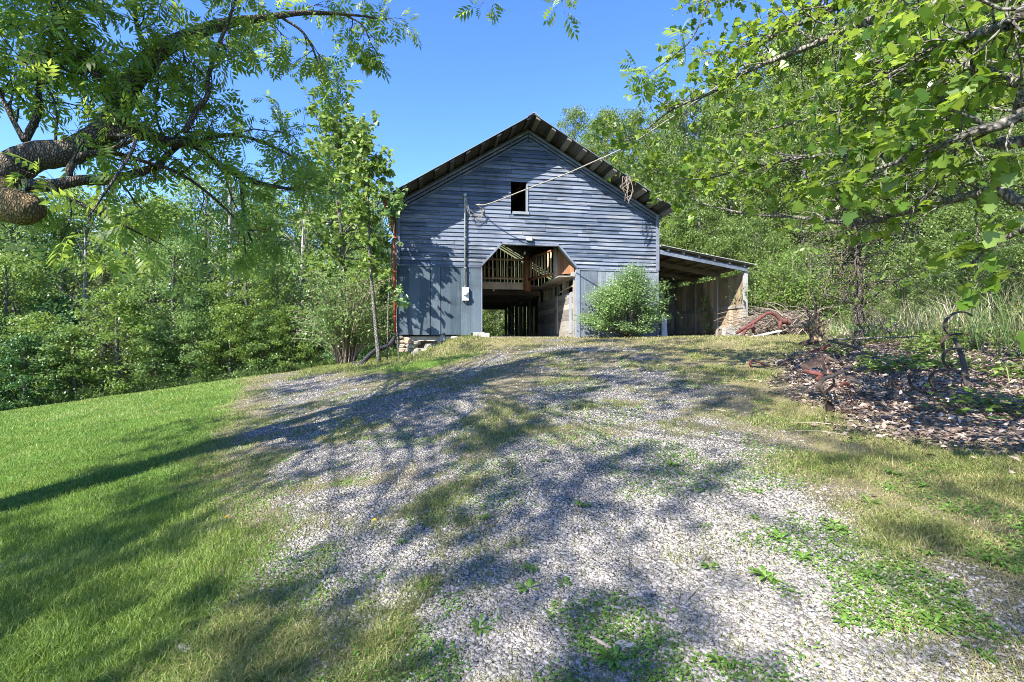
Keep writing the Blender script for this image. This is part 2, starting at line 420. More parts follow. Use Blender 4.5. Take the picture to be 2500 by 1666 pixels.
class MB:
    """Collects boxes, bars, tubes and prisms and links them as one mesh object."""
    def __init__(self, r=0.5):
        self.v, self.f, self.rn, self.r = [], [], [], r

    def add(self, vs, fs):
        b = len(self.v); self.v.extend([tuple(p) for p in vs])
        for f in fs:
            self.f.append(tuple(b + i for i in f)); self.rn.append(self.r)

    def hexa(self, a, b):
        """a, b: bottom and top loops of four points"""
        self.add(list(a) + list(b), [(3, 2, 1, 0), (4, 5, 6, 7), (0, 1, 5, 4), (1, 2, 6, 5), (2, 3, 7, 6), (3, 0, 4, 7)])

    def box(self, x0, x1, y0, y1, z0, z1):
        self.hexa([(x0, y0, z0), (x1, y0, z0), (x1, y1, z0), (x0, y1, z0)], [(x0, y0, z1), (x1, y0, z1), (x1, y1, z1), (x0, y1, z1)])

    def bar(self, a, b, wid, thk, up=(0, 0, 1)):
        a, b = Vector(a), Vector(b); d = (b - a).normalized(); up = Vector(up)
        s = d.cross(up)
        if s.length < 1e-4: s = d.cross(Vector((0, 1, 0)))
        s.normalize(); n = s.cross(d).normalized()
        s = s * wid / 2; n = n * thk / 2
        self.hexa([a - s - n, a + s - n, a + s + n, a - s + n], [b - s - n, b + s - n, b + s + n, b - s + n])

    def ribbon(self, pts, wid, thk, up=(0, 0, 1)):
        """A flat bar bent along a polyline; wid lies across the bend's plane normal 'up'."""
        pts = [Vector(p) for p in pts]; up = Vector(up).normalized(); n = len(pts); rings = []
        for i, p in enumerate(pts):
            t = (pts[min(i + 1, n - 1)] - pts[max(i - 1, 0)]).normalized()
            s = (up - t * up.dot(t)).normalized(); q = t.cross(s)
            w = wid[i] if isinstance(wid, (list, tuple)) else wid
            rings += [p + s * w / 2 + q * thk / 2, p - s * w / 2 + q * thk / 2, p - s * w / 2 - q * thk / 2, p + s * w / 2 - q * thk / 2]
        fs = [(0, 1, 2, 3), tuple(4 * (n - 1) + k for k in (3, 2, 1, 0))]
        for i in range(n - 1):
            for k in range(4):
                fs.append((4 * i + k, 4 * (i + 1) + k, 4 * (i + 1) + (k + 1) % 4, 4 * i + (k + 1) % 4))
        self.add(rings, fs)

    def tube(self, pts, rad, n=8, jitter=0.0):
        pts = [Vector(p) for p in pts]; m = len(pts)
        if not isinstance(rad, (list, tuple)): rad = [rad] * m
        if len(rad) != m: rad = [float(x) for x in np.interp(np.linspace(0, len(rad) - 1, m), range(len(rad)), rad)]
        t0 = (pts[1] - pts[0]).normalized()
        s = t0.cross(Vector((0.13, 0.2, 1)))
        if s.length < 1e-3: s = t0.cross(Vector((1, 0, 0)))
        s.normalize(); vs = []
        for i, p in enumerate(pts):
            t = (pts[min(i + 1, m - 1)] - pts[max(i - 1, 0)])
            if t.length < 1e-9: t = t0
            t = t.normalized(); s = (s - t * s.dot(t)).normalized(); q = t.cross(s)
            for k in range(n):
                a = 2 * math.pi * k / n
                r = rad[i] * (1 + (random.uniform(-jitter, jitter) if jitter else 0))
                vs.append(p + (s * math.cos(a) + q * math.sin(a)) * r)
        fs = [tuple(range(n - 1, -1, -1)), tuple((m - 1) * n + k for k in range(n))]
        for i in range(m - 1):
            for k in range(n):
                fs.append((i * n + k, i * n + (k + 1) % n, (i + 1) * n + (k + 1) % n, (i + 1) * n + k))
        self.add(vs, fs)

    def prism(self, poly, fn, a, b):
        """poly: 2-D points; fn(p, t) -> 3-D point; extruded from t=a to t=b"""
        n = len(poly)
        vs = [fn(p, a) for p in poly] + [fn(p, b) for p in poly]
        fs = [tuple(range(n - 1, -1, -1)), tuple(range(n, 2 * n))] + [(k, (k + 1) % n, n + (k + 1) % n, n + k) for k in range(n)]
        self.add(vs, fs)

    def build(self, name, mat, parent=None, smooth=False, bevel=0.0):
        me = bpy.data.meshes.new(name); me.from_pydata(self.v, [], self.f)
        a = me.attributes.new('rnd', 'FLOAT', 'FACE'); a.data.foreach_set('value', np.asarray(self.rn, np.float32))
        if smooth:
            me.polygons.foreach_set('use_smooth', np.ones(len(me.polygons), dtype=bool))
        me.update(); me.materials.append(mat)
        o = bpy.data.objects.new(name, me); COL.objects.link(o)
        if parent is not None: o.parent = parent
        if bevel:
            b = o.modifiers.new('bevel', 'BEVEL'); b.width = bevel; b.segments = 2; b.limit_method = 'ANGLE'
        return o


def smooth_path(pts, n=6):
    """Catmull-Rom through 3-D points."""
    pts = [Vector(p) for p in pts]; q = [2 * pts[0] - pts[1]] + pts + [2 * pts[-1] - pts[-2]]; out = []
    for i in range(1, len(q) - 2):
        p0, p1, p2, p3 = q[i - 1:i + 3]
        for k in range(n):
            t = k / n
            out.append(0.5 * ((2 * p1) + (p2 - p0) * t + (2 * p0 - 5 * p1 + 4 * p2 - p3) * t * t + (3 * p1 - p0 - 3 * p2 + p3) * t ** 3))
    out.append(pts[-1])
    return out


def lerp_list(vals, n):
    m = (len(vals) - 1) * n + 1
    return [float(x) for x in np.interp(np.linspace(0, len(vals) - 1, m), range(len(vals)), vals)]


def frames(t, nrm):
    t = t / np.linalg.norm(t, axis=1, keepdims=True)
    b = np.cross(nrm, t); b /= np.maximum(np.linalg.norm(b, axis=1, keepdims=True), 1e-6)
    n = np.cross(t, b)
    return t, b, n


def scatter(template, faces, pos, t, nrm, size):
    """Copies of a small template (verts in t,b,n axes) into one vertex/face array."""
    t, b, n = frames(t, nrm)
    T = np.asarray(template, float); k = len(T)
    size = np.broadcast_to(np.asarray(size, float), (len(pos),))
    V = pos[:, None, :] + size[:, None, None] * (T[None, :, 0:1] * t[:, None, :] + T[None, :, 1:2] * b[:, None, :] + T[None, :, 2:3] * n[:, None, :])
    Fa = np.asarray(faces)
    FF = Fa[None] + (np.arange(len(pos)) * k)[:, None, None]
    return V.reshape(-1, 3), FF.reshape(-1, Fa.shape[1])


def unit(rng, n):
    v = rng.normal(size=(n, 3)); return v / np.linalg.norm(v, axis=1, keepdims=True)


LEAF = [(0, 0, 0), (0.45, 0.27, 0.07), (1, 0, -0.06), (0.45, -0.27, 0.07)]; LEAF_F = [(0, 3, 2, 1)]
LOBED = [(0.02, -0.05, 0), (-0.06, -0.42, -0.03), (0.22, -0.38, 0.03), (0.36, -0.56, -0.06), (0.58, -0.26, 0.03), (0.74, -0.30, 0.0), (1.0, 0.0, -0.1),
         (0.74, 0.30, 0.0), (0.58, 0.26, 0.03), (0.36, 0.56, -0.06), (0.22, 0.38, 0.03), (-0.06, 0.42, -0.03), (0.02, 0.05, 0)]
LOBED_F = [tuple(range(13))]


def pinnate(pairs=4, wid=0.155, ln=0.40):
    vs, fs = [], []
    def leaflet(px, ang, L, W):
        c, s = math.cos(ang), math.sin(ang); z0 = -0.28 * px * px
        for a, b, z in ((0, 0, 0), (0.45, 0.5, 0.02), (1, 0, -0.08), (0.45, -0.5, 0.02)):
            x_, y_ = a * L, b * W
            vs.append((px + x_ * c - y_ * s, x_ * s + y_ * c, z0 + z * L - 0.38 * a * L))
        k = len(vs) - 4; fs.append((k, k + 1, k + 2, k + 3))
    for i in range(pairs):
        px = 0.25 + 0.58 * i / (pairs - 1); L = ln * (0.75 + 0.5 * math.sin(math.pi * (i + 0.8) / (pairs + 0.6)))
        for sgn in (1, -1):
            leaflet(px, sgn * math.radians(62), L, wid * (0.8 + 0.3 * math.sin(math.pi * i / pairs)))
    leaflet(0.9, 0, ln, wid)
    k = len(vs); vs += [(0, -0.006, 0), (0.5, -0.005, -0.07), (0.5, 0.005, -0.07), (0, 0.006, 0)]; fs.append((k, k + 1, k + 2, k + 3))
    return vs, fs

# ------------------------------------------------------------------ ground sheet and driveway
def axis_grid(lo, hi, fine_lo, fine_hi, step, grow=1.13):
    a = list(np.arange(fine_lo, fine_hi + 1e-6, step)); s = step; x = a[-1]
    while x < hi:
        s = min(s * grow, 25); x += s; a.append(x)
    s = step; x = a[0]; left = []
    while x > lo:
        s = min(s * grow, 25); x -= s; left.append(x)
    return np.array(left[::-1] + a)


def in_poly(x, y, poly):
    inside = np.zeros(x.shape, bool); n = len(poly)
    for i in range(n):
        x0, y0 = poly[i]; x1, y1 = poly[(i + 1) % n]
        c = ((y0 > y) != (y1 > y)) & (x < (x1 - x0) * (y - y0) / ((y1 - y0) if y1 != y0 else 1e-9) + x0)
        inside ^= c
    return inside


def poly_sd(x, y, poly):
    d = np.full(x.shape, 1e9); n = len(poly)
    for i in range(n):
        x0, y0 = poly[i]; x1, y1 = poly[(i + 1) % n]
        ex, ey = x1 - x0, y1 - y0; L = ex * ex + ey * ey + 1e-12
        t = np.clip(((x - x0) * ex + (y - y0) * ey) / L, 0, 1)
        d = np.minimum(d, np.hypot(x - x0 - t * ex, y - y0 - t * ey))
    return np.where(in_poly(x, y, poly), d, -d)


DRIVE = [(ground_at(u, v).x, ground_at(u, v).y) for u, v in
         [(520, 1660), (575, 1400), (560, 1230), (535, 1100), (560, 1010), (620, 955), (600, 925), (690, 905), (790, 900), (860, 915), (990, 915), (1100, 895), (1180, 860), (1290, 842)]]
DRIVE = [(-1.5, -2.0)] + DRIVE + [(0.8, 17.3), (3.2, 17.5)] + [(ground_at(u, v).x, ground_at(u, v).y) for u, v in [(1560, 846), (1680, 880), (1760, 930), (1850, 1000), (1960, 1080), (2120, 1180), (2330, 1330), (2480, 1500), (2560, 1660)]] + [(3.0, -2.0)]
LITTER = [(ground_at(u, v).x, ground_at(u, v).y) for u, v in [(2600, 1190), (2380, 1120), (2200, 1085), (2060, 1050), (1960, 1000), (1900, 940), (1900, 880), (1990, 842), (2200, 835)]] + [(9, 8), (9, 2.2)]


def drive_sd(x, y):
    return poly_sd(x, y, DRIVE) + (fbm(x * 1.3, y * 1.3, 31, 3) - 0.5) * 0.9


def gravel_amount(x, y):
    """0 = soil and grass, 1 = bare stone: wheel tracks, the grassy strip between them and random patches."""
    sd = drive_sd(x, y)
    base = sstep(-0.1, 0.9, sd)
    n = fbm(x * 0.9 + 3, y * 0.9, 41, 4)
    n2 = fbm(x * 3.2, y * 3.2, 57, 3)
    mid = np.exp(-((x - (-0.55 + 0.055 * y)) / 0.42) ** 2) * 0.16
    nearer = 0.12 * sstep(7, 2.5, y) if False else 0.10 * (1 - sstep(3, 9, y))
    n3 = fbm(x * 8.5, y * 8.5, 63, 2)
    val = 0.14 + 0.82 * sstep(0.37, 0.62, n * 0.48 + n2 * 0.34 + n3 * 0.18 + nearer - mid - 0.025)
    return base * val


def litter_amount(x, y):
    return sstep(-0.25, 0.45, poly_sd(x, y, LITTER) + (fbm(x * 2, y * 2, 71, 3) - 0.5) * 0.7)


def lawn_amount(x, y):
    sd = -poly_sd(x, y, DRIVE)
    return sstep(-0.35, 0.6, sd + (fbm(x * 1.1, y * 1.1, 77, 3) - 0.5) * 1.3) * (1 - sstep(-1.2, 0.2, x - 0.0)) * (1 - sstep(13.5, 16.0, y) * sstep(-7.5, -5.0, x))


def grid_mesh(name, xs, ys, mat, lift=0.0, attrs=None, keep=None):
    X, Y = np.meshgrid(xs, ys); Z = G(X, Y) + lift
    nx, ny = len(xs), len(ys)
    V = np.stack([X, Y, Z], -1).reshape(-1, 3)
    i = np.arange(ny - 1)[:, None] * nx + np.arange(nx - 1)[None]
    Fq = np.stack([i, i + 1, i + nx + 1, i + nx], -1).reshape(-1, 4)
    if keep is not None:
        K = keep(X, Y).reshape(-1); Fq = Fq[K[Fq].any(1)]
        used = np.unique(Fq); remap = np.full(len(V), -1); remap[used] = np.arange(len(used))
        V = V[used]; Fq = remap[Fq]
    at = {k: f(V[:, 0], V[:, 1]) for k, f in (attrs or {}).items()}
    return np_mesh(name, V, Fq, mat, smooth=True, attrs=at)


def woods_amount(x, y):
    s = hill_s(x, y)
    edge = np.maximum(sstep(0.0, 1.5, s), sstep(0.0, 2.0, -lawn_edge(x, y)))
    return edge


LE0, LE1 = np.array([-40.0, 14.5]), np.array([-7.5, 28.5])


def lawn_edge(x, y):
    """signed distance to the line where the mown lawn stops at the left wood (positive on the lawn side)"""
    d = LE1 - LE0; L = np.hypot(*d)
    return ((x - LE0[0]) * d[1] - (y - LE0[1]) * d[0]) / L * 1.0


gx = axis_grid(-420, 420, -14, 13, 0.14); gy = axis_grid(-160, 480, 1.0, 21, 0.14)
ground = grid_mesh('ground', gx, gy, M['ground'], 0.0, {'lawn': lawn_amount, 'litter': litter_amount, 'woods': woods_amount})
tag(ground, kind='structure')
drive = grid_mesh('gravel_driveway', np.arange(-8.5, 6.5, 0.09), np.arange(-2, 17.6, 0.09), M['drive'], 0.006, {'gravel': gravel_amount}, lambda x, y: drive_sd(x, y) > 0)
tag(drive, kind='structure')

# ------------------------------------------------------------------ barn (local axes: x along the front, y into the depth)
BARN_RZ = math.atan2(E1[1], E1[0])
BW, BD, APEX_W, APEX_Z = 9.81, 16.0, 4.70, 7.80
EAVE_L, EAVE_R = 4.90, 4.90
barn = tag(empty('barn', (BL[0], BL[1], 0), BARN_RZ), 'big blue grey weathered barn with clapboard gable and open drive-through doorway', 'barn')


def rake_z(w, off=0.0):
    return (EAVE_L + (APEX_Z - EAVE_L) * w / APEX_W if w < APEX_W else EAVE_R + (APEX_Z - EAVE_R) * (BW - w) / (BW - APEX_W)) - off


MID, OP_L, OP_R, CH_L, CH_R, OP_T = 2.70, 2.98, 6.56, 3.72, 5.84, 3.52
WIN = (4.05, 4.63, 4.74, 5.75)
FRZ = 0.42


def rake_w(z, off):
    """left and right ends of the wall at height z under the frieze"""
    zl = z + off
    wl = 0.0 if zl <= EAVE_L else (zl - EAVE_L) / (APEX_Z - EAVE_L) * APEX_W
    wr = BW if zl <= EAVE_R else BW - (zl - EAVE_R) / (APEX_Z - EAVE_R) * (BW - APEX_W)
    return wl, wr


sid = MB(); rs = random.Random(3)
z = MID + 0.02; row = 0.148
def opening_at(zz):
    if zz < OP_T:
        t = max(0.0, (zz - MID) / (OP_T - MID)); return OP_L + (CH_L - OP_L) * t, OP_R + (CH_R - OP_R) * t
    return None
while z < APEX_Z - FRZ - 0.05:
    z1 = min(z + row + 0.02, APEX_Z - FRZ - 0.005)
    (a0, b0), (a1, b1) = rake_w(z, FRZ), rake_w(z1, FRZ)
    a0, a1 = max(a0, 0.10), max(a1, 0.10); b0, b1 = min(b0, BW - 0.10), min(b1, BW - 0.10)
    spans = [(a0, a1, b0, b1)]
    cut = None
    if z < OP_T - 0.03:
        o0, o1 = opening_at(z), opening_at(z1) or opening_at(OP_T - 1e-4); cut = (o0[0], o1[0], o0[1], o1[1])
    elif z1 > WIN[2] + 0.03 and z < WIN[3] - 0.05:
        cut = (WIN[0], WIN[0], WIN[1], WIN[1])
    if cut: spans = [(a0, a1, cut[0], cut[1]), (cut[2], cut[3], b0, b1)]
    for (p0, p1, q0, q1) in spans:
        xs = [None]; x = p0 + rs.uniform(0.6, 2.6)
        cuts = []
        while x < q0 - 0.5:
            cuts.append(x); x += rs.uniform(1.2, 3.6)
        ends0 = [p0] + cuts + [q0]; ends1 = [p1] + cuts + [q1]
        for k in range(len(ends0) - 1):
            g = 0.004
            e0, e1, f0, f1 = ends0[k] + g, ends1[k] + g, ends0[k + 1] - g, ends1[k + 1] - g
            if f0 - e0 < 0.03 or f1 - e1 < 0.0: e1 = f1 = (e1 + f1) / 2
            right = (e0 + f0) / 2 > 4.4
            amp = 0.012 if right else 0.005
            zl, zr = z + rs.uniform(-amp, amp), z + rs.uniform(-amp, amp)
            pr = -0.05 - rs.uniform(0, 0.022 if right else 0.008)
            sid.r = rs.random()
            nseg = max(1, int((f0 - e0) / 0.7)); wob = [rs.uniform(-0.006, 0.006) if right else rs.uniform(-.002, .002) for _ in range(nseg + 1)]
            for s in range(nseg):
                t0, t1 = s / nseg, (s + 1) / nseg
                A0, A1 = e0 + (f0 - e0) * t0, e0 + (f0 - e0) * t1; B0, B1 = e1 + (f1 - e1) * t0, e1 + (f1 - e1) * t1
                Z0, Z1 = zl + (zr - zl) * t0 + wob[s], zl + (zr - zl) * t1 + wob[s + 1]
                sid.hexa([(A0, pr + wob[s], Z0), (A1, pr + wob[s + 1], Z1), (A1, pr + 0.02, Z1), (A0, pr + 0.02, Z0)],
                         [(B0, -0.012, z1), (B1, -0.012, z1), (B1, 0.006, z1), (B0, 0.006, z1)])
    z += row
siding = sid.build('siding', M['siding'], barn)

for nm, w0, w1, zb, mt, lab in (('board_wall', 0.06, OP_L - 0.03, 0.216, M['board'], 'blue painted vertical boards'), ('board_wall', OP_R + 0.10, BW - 0.06, 0.17, M['board_grey_lit'], 'greyer vertical boards behind the bush')):
    b = MB(); n = int(round((w1 - w0) / 0.35)); ed = np.linspace(w0, w1, n + 1)
    for k in range(n):
        b.r = rs.random(); dz = rs.uniform(-0.012, 0.012)
        jit = rs.uniform(-0.02, 0.02) if 0 < k else 0
        b.box(ed[k] + 0.009 + (jit if k else 0), ed[k + 1] - 0.007, -0.028 + rs.uniform(-0.003, 0.003), 0.0, zb + dz + (0.08 if (k == n - 1 and w0 < 1) else 0), MID - 0.05)
    o = b.build(nm, mt, barn); o['label'] = lab
    b = MB(0.1); b.box(w0, w1, 0.004, 0.02, zb + 0.12, MID - 0.05); b.build('seam_backing', M['dark'], barn)  # black sheet behind the boards, seen only in their gaps

t = MB(0.4); t.box(0.0, OP_L, -0.05, 0.0, MID - 0.05, MID + 0.01); t.build('belt_board', M['siding'], barn)
t = MB(0.6); t.box(OP_R, BW, -0.05, 0.0, MID - 0.05, MID + 0.01); t.build('belt_board', M['siding'], barn)
t = MB(0.3); t.box(-0.03, 0.10, -0.07, 0.05, MID + 0.01, EAVE_L - 0.05); t.build('corner_board', M['trim'], barn)
t = MB(0.8); t.box(BW - 0.10, BW + 0.03, -0.07, 0.05, MID + 0.01, EAVE_R - 0.05); t.build('corner_board', M['trim'], barn)
t = MB(0.2); t.box(-0.01, 0.06, -0.03, 0.05, 0.2, MID - 0.05); t.build('corner_board', M['board'], barn)
t = MB(0.8); t.box(BW - 0.06, BW + 0.02, -0.04, 0.05, 0.16, MID - 0.05); t.build('corner_board', M['board_grey_lit'], barn)

# frieze: three raking slats a side with open gaps, little battens across
for side in (0, 1):
    sl = MB()
    for k, (o0, o1) in enumerate(((0.42, 0.33), (0.28, 0.20), (0.15, 0.07))):
        sl.r = 0.3 + 0.2 * k
        if side == 0: wa, wb = 0.02, APEX_W - 0.01
        else: wa, wb = APEX_W + 0.01, BW - 0.02
        y0 = -0.06 - 0.004 * k
        sl.hexa([(wa, y0, rake_z(wa, o0)), (wb, y0, rake_z(wb, o0)), (wb, 0.0, rake_z(wb, o0)), (wa, 0.0, rake_z(wa, o0))],
                [(wa, y0, rake_z(wa, o1)), (wb, y0, rake_z(wb, o1)), (wb, 0.0, rake_z(wb, o1)), (wa, 0.0, rake_z(wa, o1))])
    sl.build('gable_frieze', M['siding'], barn)
    for k in range(7):
        bt = MB(0.2); w = (0.35 + 0.62 * k) if side == 0 else (BW - 0.35 - 0.68 * k)
        bt.box(w - 0.03, w + 0.03, 0.003, 0.03, rake_z(w, 0.43), rake_z(w, 0.05)); bt.build('frieze_batten', M['trim'], barn)

# window: open hole with frame and pale sill
wn = empty('window'); wn.parent = barn
fr = MB(0.7)
fr.box(WIN[1] - 0.015, WIN[1] + 0.05, -0.075, 0.05, WIN[2], WIN[3])
fr.build('window_frame', M['board_grey_lit'], wn)
sb = MB(0.9); sb.box(WIN[0] + 0.06, WIN[1] + 0.08, -0.085, 0.05, WIN[2] - 0.10, WIN[2] - 0.003); sb.build('window_sill', M['board_grey_lit'], wn)

# doorway trim with the two cut corners
df = MB(0.6)
def dpt(w, z, y): return (w, y, z)
for (p, q) in (((OP_L, MID + 0.0), (CH_L, OP_T)), ((CH_L, OP_T), (CH_R, OP_T)), ((CH_R, OP_T), (OP_R, MID))):
    a, b = Vector((p[0], -0.08, p[1])), Vector((q[0], -0.08, q[1])); d = (b - a).normalized(); nrm = Vector((-d.z, 0, d.x))
    df.hexa([a, b, b + Vector((0, 0.19, 0)), a + Vector((0, 0.19, 0))], [a + nrm * 0.07, b + nrm * 0.07, b + nrm * 0.07 + Vector((0, 0.19, 0)), a + nrm * 0.07 + Vector((0, 0.19, 0))])
df.build('door_trim', M['trim'], barn)
dj = MB(0.7); dj.box(OP_L - 0.03, OP_L + 0.015, -0.045, 0.14, 0.28, MID - 0.02); dj.build('door_jamb', M['trim'], barn)
dj = MB(0.9); dj.box(OP_R - 0.03, OP_R + 0.10, -0.055, 0.14, 0.12, MID - 0.02); dj.build('door_jamb', M['trim'], barn)

# roof
OV = 0.95
roof = empty('roof'); roof.parent = barn
sl_l = (APEX_Z - EAVE_L) / APEX_W; sl_r = (APEX_Z - EAVE_R) / (BW - APEX_W)
for side in (0, 1):
    tin = MB()
    wa = -0.32 if side == 0 else BW + 0.15
    za = EAVE_L - 0.32 * sl_l if side == 0 else EAVE_R - 0.15 * sl_r
    nr = 24
    for k in range(nr):                       # sheets with a raised rib at every seam
        y0 = -OV - 0.03 + (BD + 2 * OV + 0.06) * k / nr; y1 = -OV - 0.03 + (BD + 2 * OV + 0.06) * (k + 1) / nr
        tin.r = rs.random()
        A, B = (wa, za + 0.115), (APEX_W, APEX_Z + 0.115)
        for yy0, yy1, hh in ((y0, y1 - 0.03, -0.006), (y1 - 0.03, y1, 0.016)):
            tin.hexa([(A[0], yy0, A[1]), (A[0], yy1, A[1]), (B[0], yy1, B[1]), (B[0], yy0, B[1])],
                     [(A[0], yy0, A[1] + 0.02 + hh), (A[0], yy1, A[1] + 0.02 + hh), (B[0], yy1, B[1] + 0.02 + hh), (B[0], yy0, B[1] + 0.02 + hh)])
    tin.build('tin_sheet', M['tin'], roof)
for side in (0, 1):
    dk = MB()
    for k in range(30):
        f0, f1 = k / 30, (k + 0.93) / 30; dk.r = rs.random()
        wa, wb = (-0.28 + (APEX_W + 0.27) * f0, -0.28 + (APEX_W + 0.27) * f1) if side == 0 else (APEX_W + 0.01 + (BW + 0.10 - APEX_W) * f0, APEX_W + 0.01 + (BW + 0.10 - APEX_W) * f1)
        fz = lambda w: ((EAVE_L + w * sl_l) if side == 0 else (EAVE_R + (BW - w) * sl_r)) + 0.1135
        ye = -OV + rs.uniform(-.01, .05)
        dk.hexa([(wa, ye, fz(wa) - .012), (wb, ye, fz(wb) - .012), (wb, BD + OV, fz(wb) - .012), (wa, BD + OV, fz(wa) - .012)], [(wa, ye, fz(wa)), (wb, ye, fz(wb)), (wb, BD + OV, fz(wb)), (wa, BD + OV, fz(wa))])
    dk.build('roof_deck', M['shadewood'], roof)
rc = MB(0.3)
rc.hexa([(APEX_W - 0.22, -OV - 0.05, APEX_Z + 0.01), (APEX_W, -OV - 0.05, APEX_Z + 0.15), (APEX_W, BD + OV, APEX_Z + 0.15), (APEX_W - 0.22, BD + OV, APEX_Z + 0.01)],
        [(APEX_W - 0.22, -OV - 0.05, APEX_Z + 0.03), (APEX_W, -OV - 0.05, APEX_Z + 0.19), (APEX_W, BD + OV, APEX_Z + 0.19), (APEX_W - 0.22, BD + OV, APEX_Z + 0.03)])
rc.hexa([(APEX_W, -OV - 0.05, APEX_Z + 0.15), (APEX_W + 0.22, -OV - 0.05, APEX_Z + 0.01), (APEX_W + 0.22, BD + OV, APEX_Z + 0.01), (APEX_W, BD + OV, APEX_Z + 0.15)],
        [(APEX_W, -OV - 0.05, APEX_Z + 0.19), (APEX_W + 0.22, -OV - 0.05, APEX_Z + 0.03), (APEX_W + 0.22, BD + OV, APEX_Z + 0.03), (APEX_W, BD + OV, APEX_Z + 0.19)])
rc.build('ridge_cap', M['tin'], roof)
first = None
for side in (0, 1):
    for k in range(10):                        # purlins running the length of the barn, their ends out past the gable
        f = 0.02 + 0.107 * k
        w = (APEX_W - 0.06 - (APEX_W + 0.26) * f) if side == 0 else (APEX_W + 0.06 + (BW - APEX_W + 0.2) * f)
        zz = (EAVE_L + w * sl_l) if side == 0 else (EAVE_R + (BW - w) * sl_r)
        p = MB(0.4 + 0.2 * (k % 3)); hw = 0.07
        s = sl_l if side == 0 else -sl_r
        p.hexa([(-hw, -OV + 0.02 * (k % 2), -hw * s + 0.03), (hw, -OV + 0.02 * (k % 2), hw * s + 0.03), (hw, BD + OV, hw * s + 0.03), (-hw, BD + OV, -hw * s + 0.03)],
               [(-hw, -OV + 0.02 * (k % 2), -hw * s + 0.099), (hw, -OV + 0.02 * (k % 2), hw * s + 0.099), (hw, BD + OV, hw * s + 0.099), (-hw, BD + OV, -hw * s + 0.099)])
        o = p.build('purlin', M['shadewood'] if side == 0 else M['oldwood_x'], roof); o.location = (w, 0, zz)  # left purlins take the tone with painted shade, right ones a lighter wood
    for y0, th in ((0.035, 0.12),):   # fly rafter under the overhang, and the wall rafter
        r_ = MB(0.3)
        wa, wb = (-0.25, APEX_W - 0.002) if side == 0 else (APEX_W + 0.002, BW + 0.18)
        fz = lambda w: (EAVE_L + w * sl_l) if side == 0 else (EAVE_R + (BW - w) * sl_r)
        r_.hexa([(wa, y0, fz(wa) - th), (wb, y0, fz(wb) - th), (wb, y0 + 0.05, fz(wb) - th), (wa, y0 + 0.05, fz(wa) - th)],
                [(wa, y0, fz(wa) + 0.027), (wb, y0, fz(wb) + 0.027), (wb, y0 + 0.05, fz(wb) + 0.027), (wa, y0 + 0.05, fz(wa) + 0.027)])
        r_.build('rafter', M['oldwood_x'], roof)

# side and back walls, with gaps between the boards
def slat_wall(name, pts, z0, zt, mat, gap=(0.004, 0.02), wid=0.26, skip=None):
    a, b = Vector(pts[0]), Vector(pts[1]); d = b - a; L = d.length; d.normalize(); q = Vector((-d.y, d.x)); m_ = MB(); x = 0.0
    while x < L - 0.02:
        w = min(wid * rs.uniform(0.75, 1.2), L - x); m_.r = rs.random()
        p0, p1 = a + d * x, a + d * (x + w - rs.uniform(*gap))
        mid = x + w / 2
        zlo = z0
        if skip and skip[0] < mid < skip[1]: zlo = skip[2]
        ta, tb = zt(x), zt(x + w)
        o_ = q * 0.025
        if min(ta, tb) > zlo + 0.05:
            m_.hexa([(p0.x, p0.y, zlo), (p1.x, p1.y, zlo), (p1.x + o_.x, p1.y + o_.y, zlo), (p0.x + o_.x, p0.y + o_.y, zlo)],
                    [(p0.x, p0.y, ta), (p1.x, p1.y, tb), (p1.x + o_.x, p1.y + o_.y, tb), (p0.x + o_.x, p0.y + o_.y, ta)])
        x += w
    return m_.build(name, mat, barn)
slat_wall('side_wall', ((0.0, 0.06), (0.0, BD)), 0.1, lambda x: EAVE_L, M['oldwood'], (0.004, 0.014))
slat_wall('side_wall', ((BW, 0.06), (BW, BD)), 0.1, lambda x: EAVE_R, M['oldwood'], (0.015, 0.05))
slat_wall('back_wall', ((0.0, BD), (BW, BD)), 0.1, lambda x: rake_z(min(max(x, 0.01), BW - 0.01), 0.62), M['oldwood'], (0.01, 0.04), 0.28, (OP_L, 6.28, 2.42))
bf = MB()
for k, (o0, o1) in enumerate(((0.50, 0.42), (0.34, 0.26), (0.18, 0.10))):
    for wa, wb in ((0.0, APEX_W), (APEX_W, BW)):
        bf.hexa([(wa, BD, rake_z(wa + (1e-6 if wa == APEX_W else 0), o0)), (wb, BD, rake_z(wb - 1e-6 if wb == APEX_W else wb, o0)), (wb, BD + 0.03, rake_z(wb - 1e-6 if wb == APEX_W else wb, o0)), (wa, BD + 0.03, rake_z(wa + 1e-6, o0))],
                [(wa, BD, rake_z(wa + 1e-6, o1)), (wb, BD, rake_z(wb - 1e-6, o1)), (wb, BD + 0.03, rake_z(wb - 1e-6, o1)), (wa, BD + 0.03, rake_z(wa + 1e-6, o1))])
bf.build('back_frieze', M['oldwood_x'], barn)

# inside: dirt floor, loft, railing, stall wall
fv, ff = [], []
for a, b in ((0.05, 0.1), (BW - 0.05, 0.1), (BW - 0.05, BD + 0.5), (0.05, BD + 0.5)):
    x_, y_ = barn_xy(a, b); fv.append((float(x_), float(y_), 0.16))
flo_ = MB(); flo_.hexa([(p[0], p[1], 0.0) for p in fv], fv); tag(flo_.build('dirt_floor', M['dirt']), kind='structure')
LZ = 2.52
lf = MB(0.4)
for k in range(40):                                             # loft floor boards over the aisle
    y0 = 3.15 + (BD - 3.3) * k / 40
    lf.r = rs.random(); lf.box(0.05, 5.9, y0, y0 + (BD - 3.3) / 40 - 0.008, LZ - 0.14, LZ - 0.10)
lf.build('loft_floor', M['oldwood_x'], barn)
jb = MB(0.7); jb.box(0.05, 5.36, 3.02, 3.15, LZ - 0.30, LZ); jb.build('loft_beam', M['brownboard'], barn)
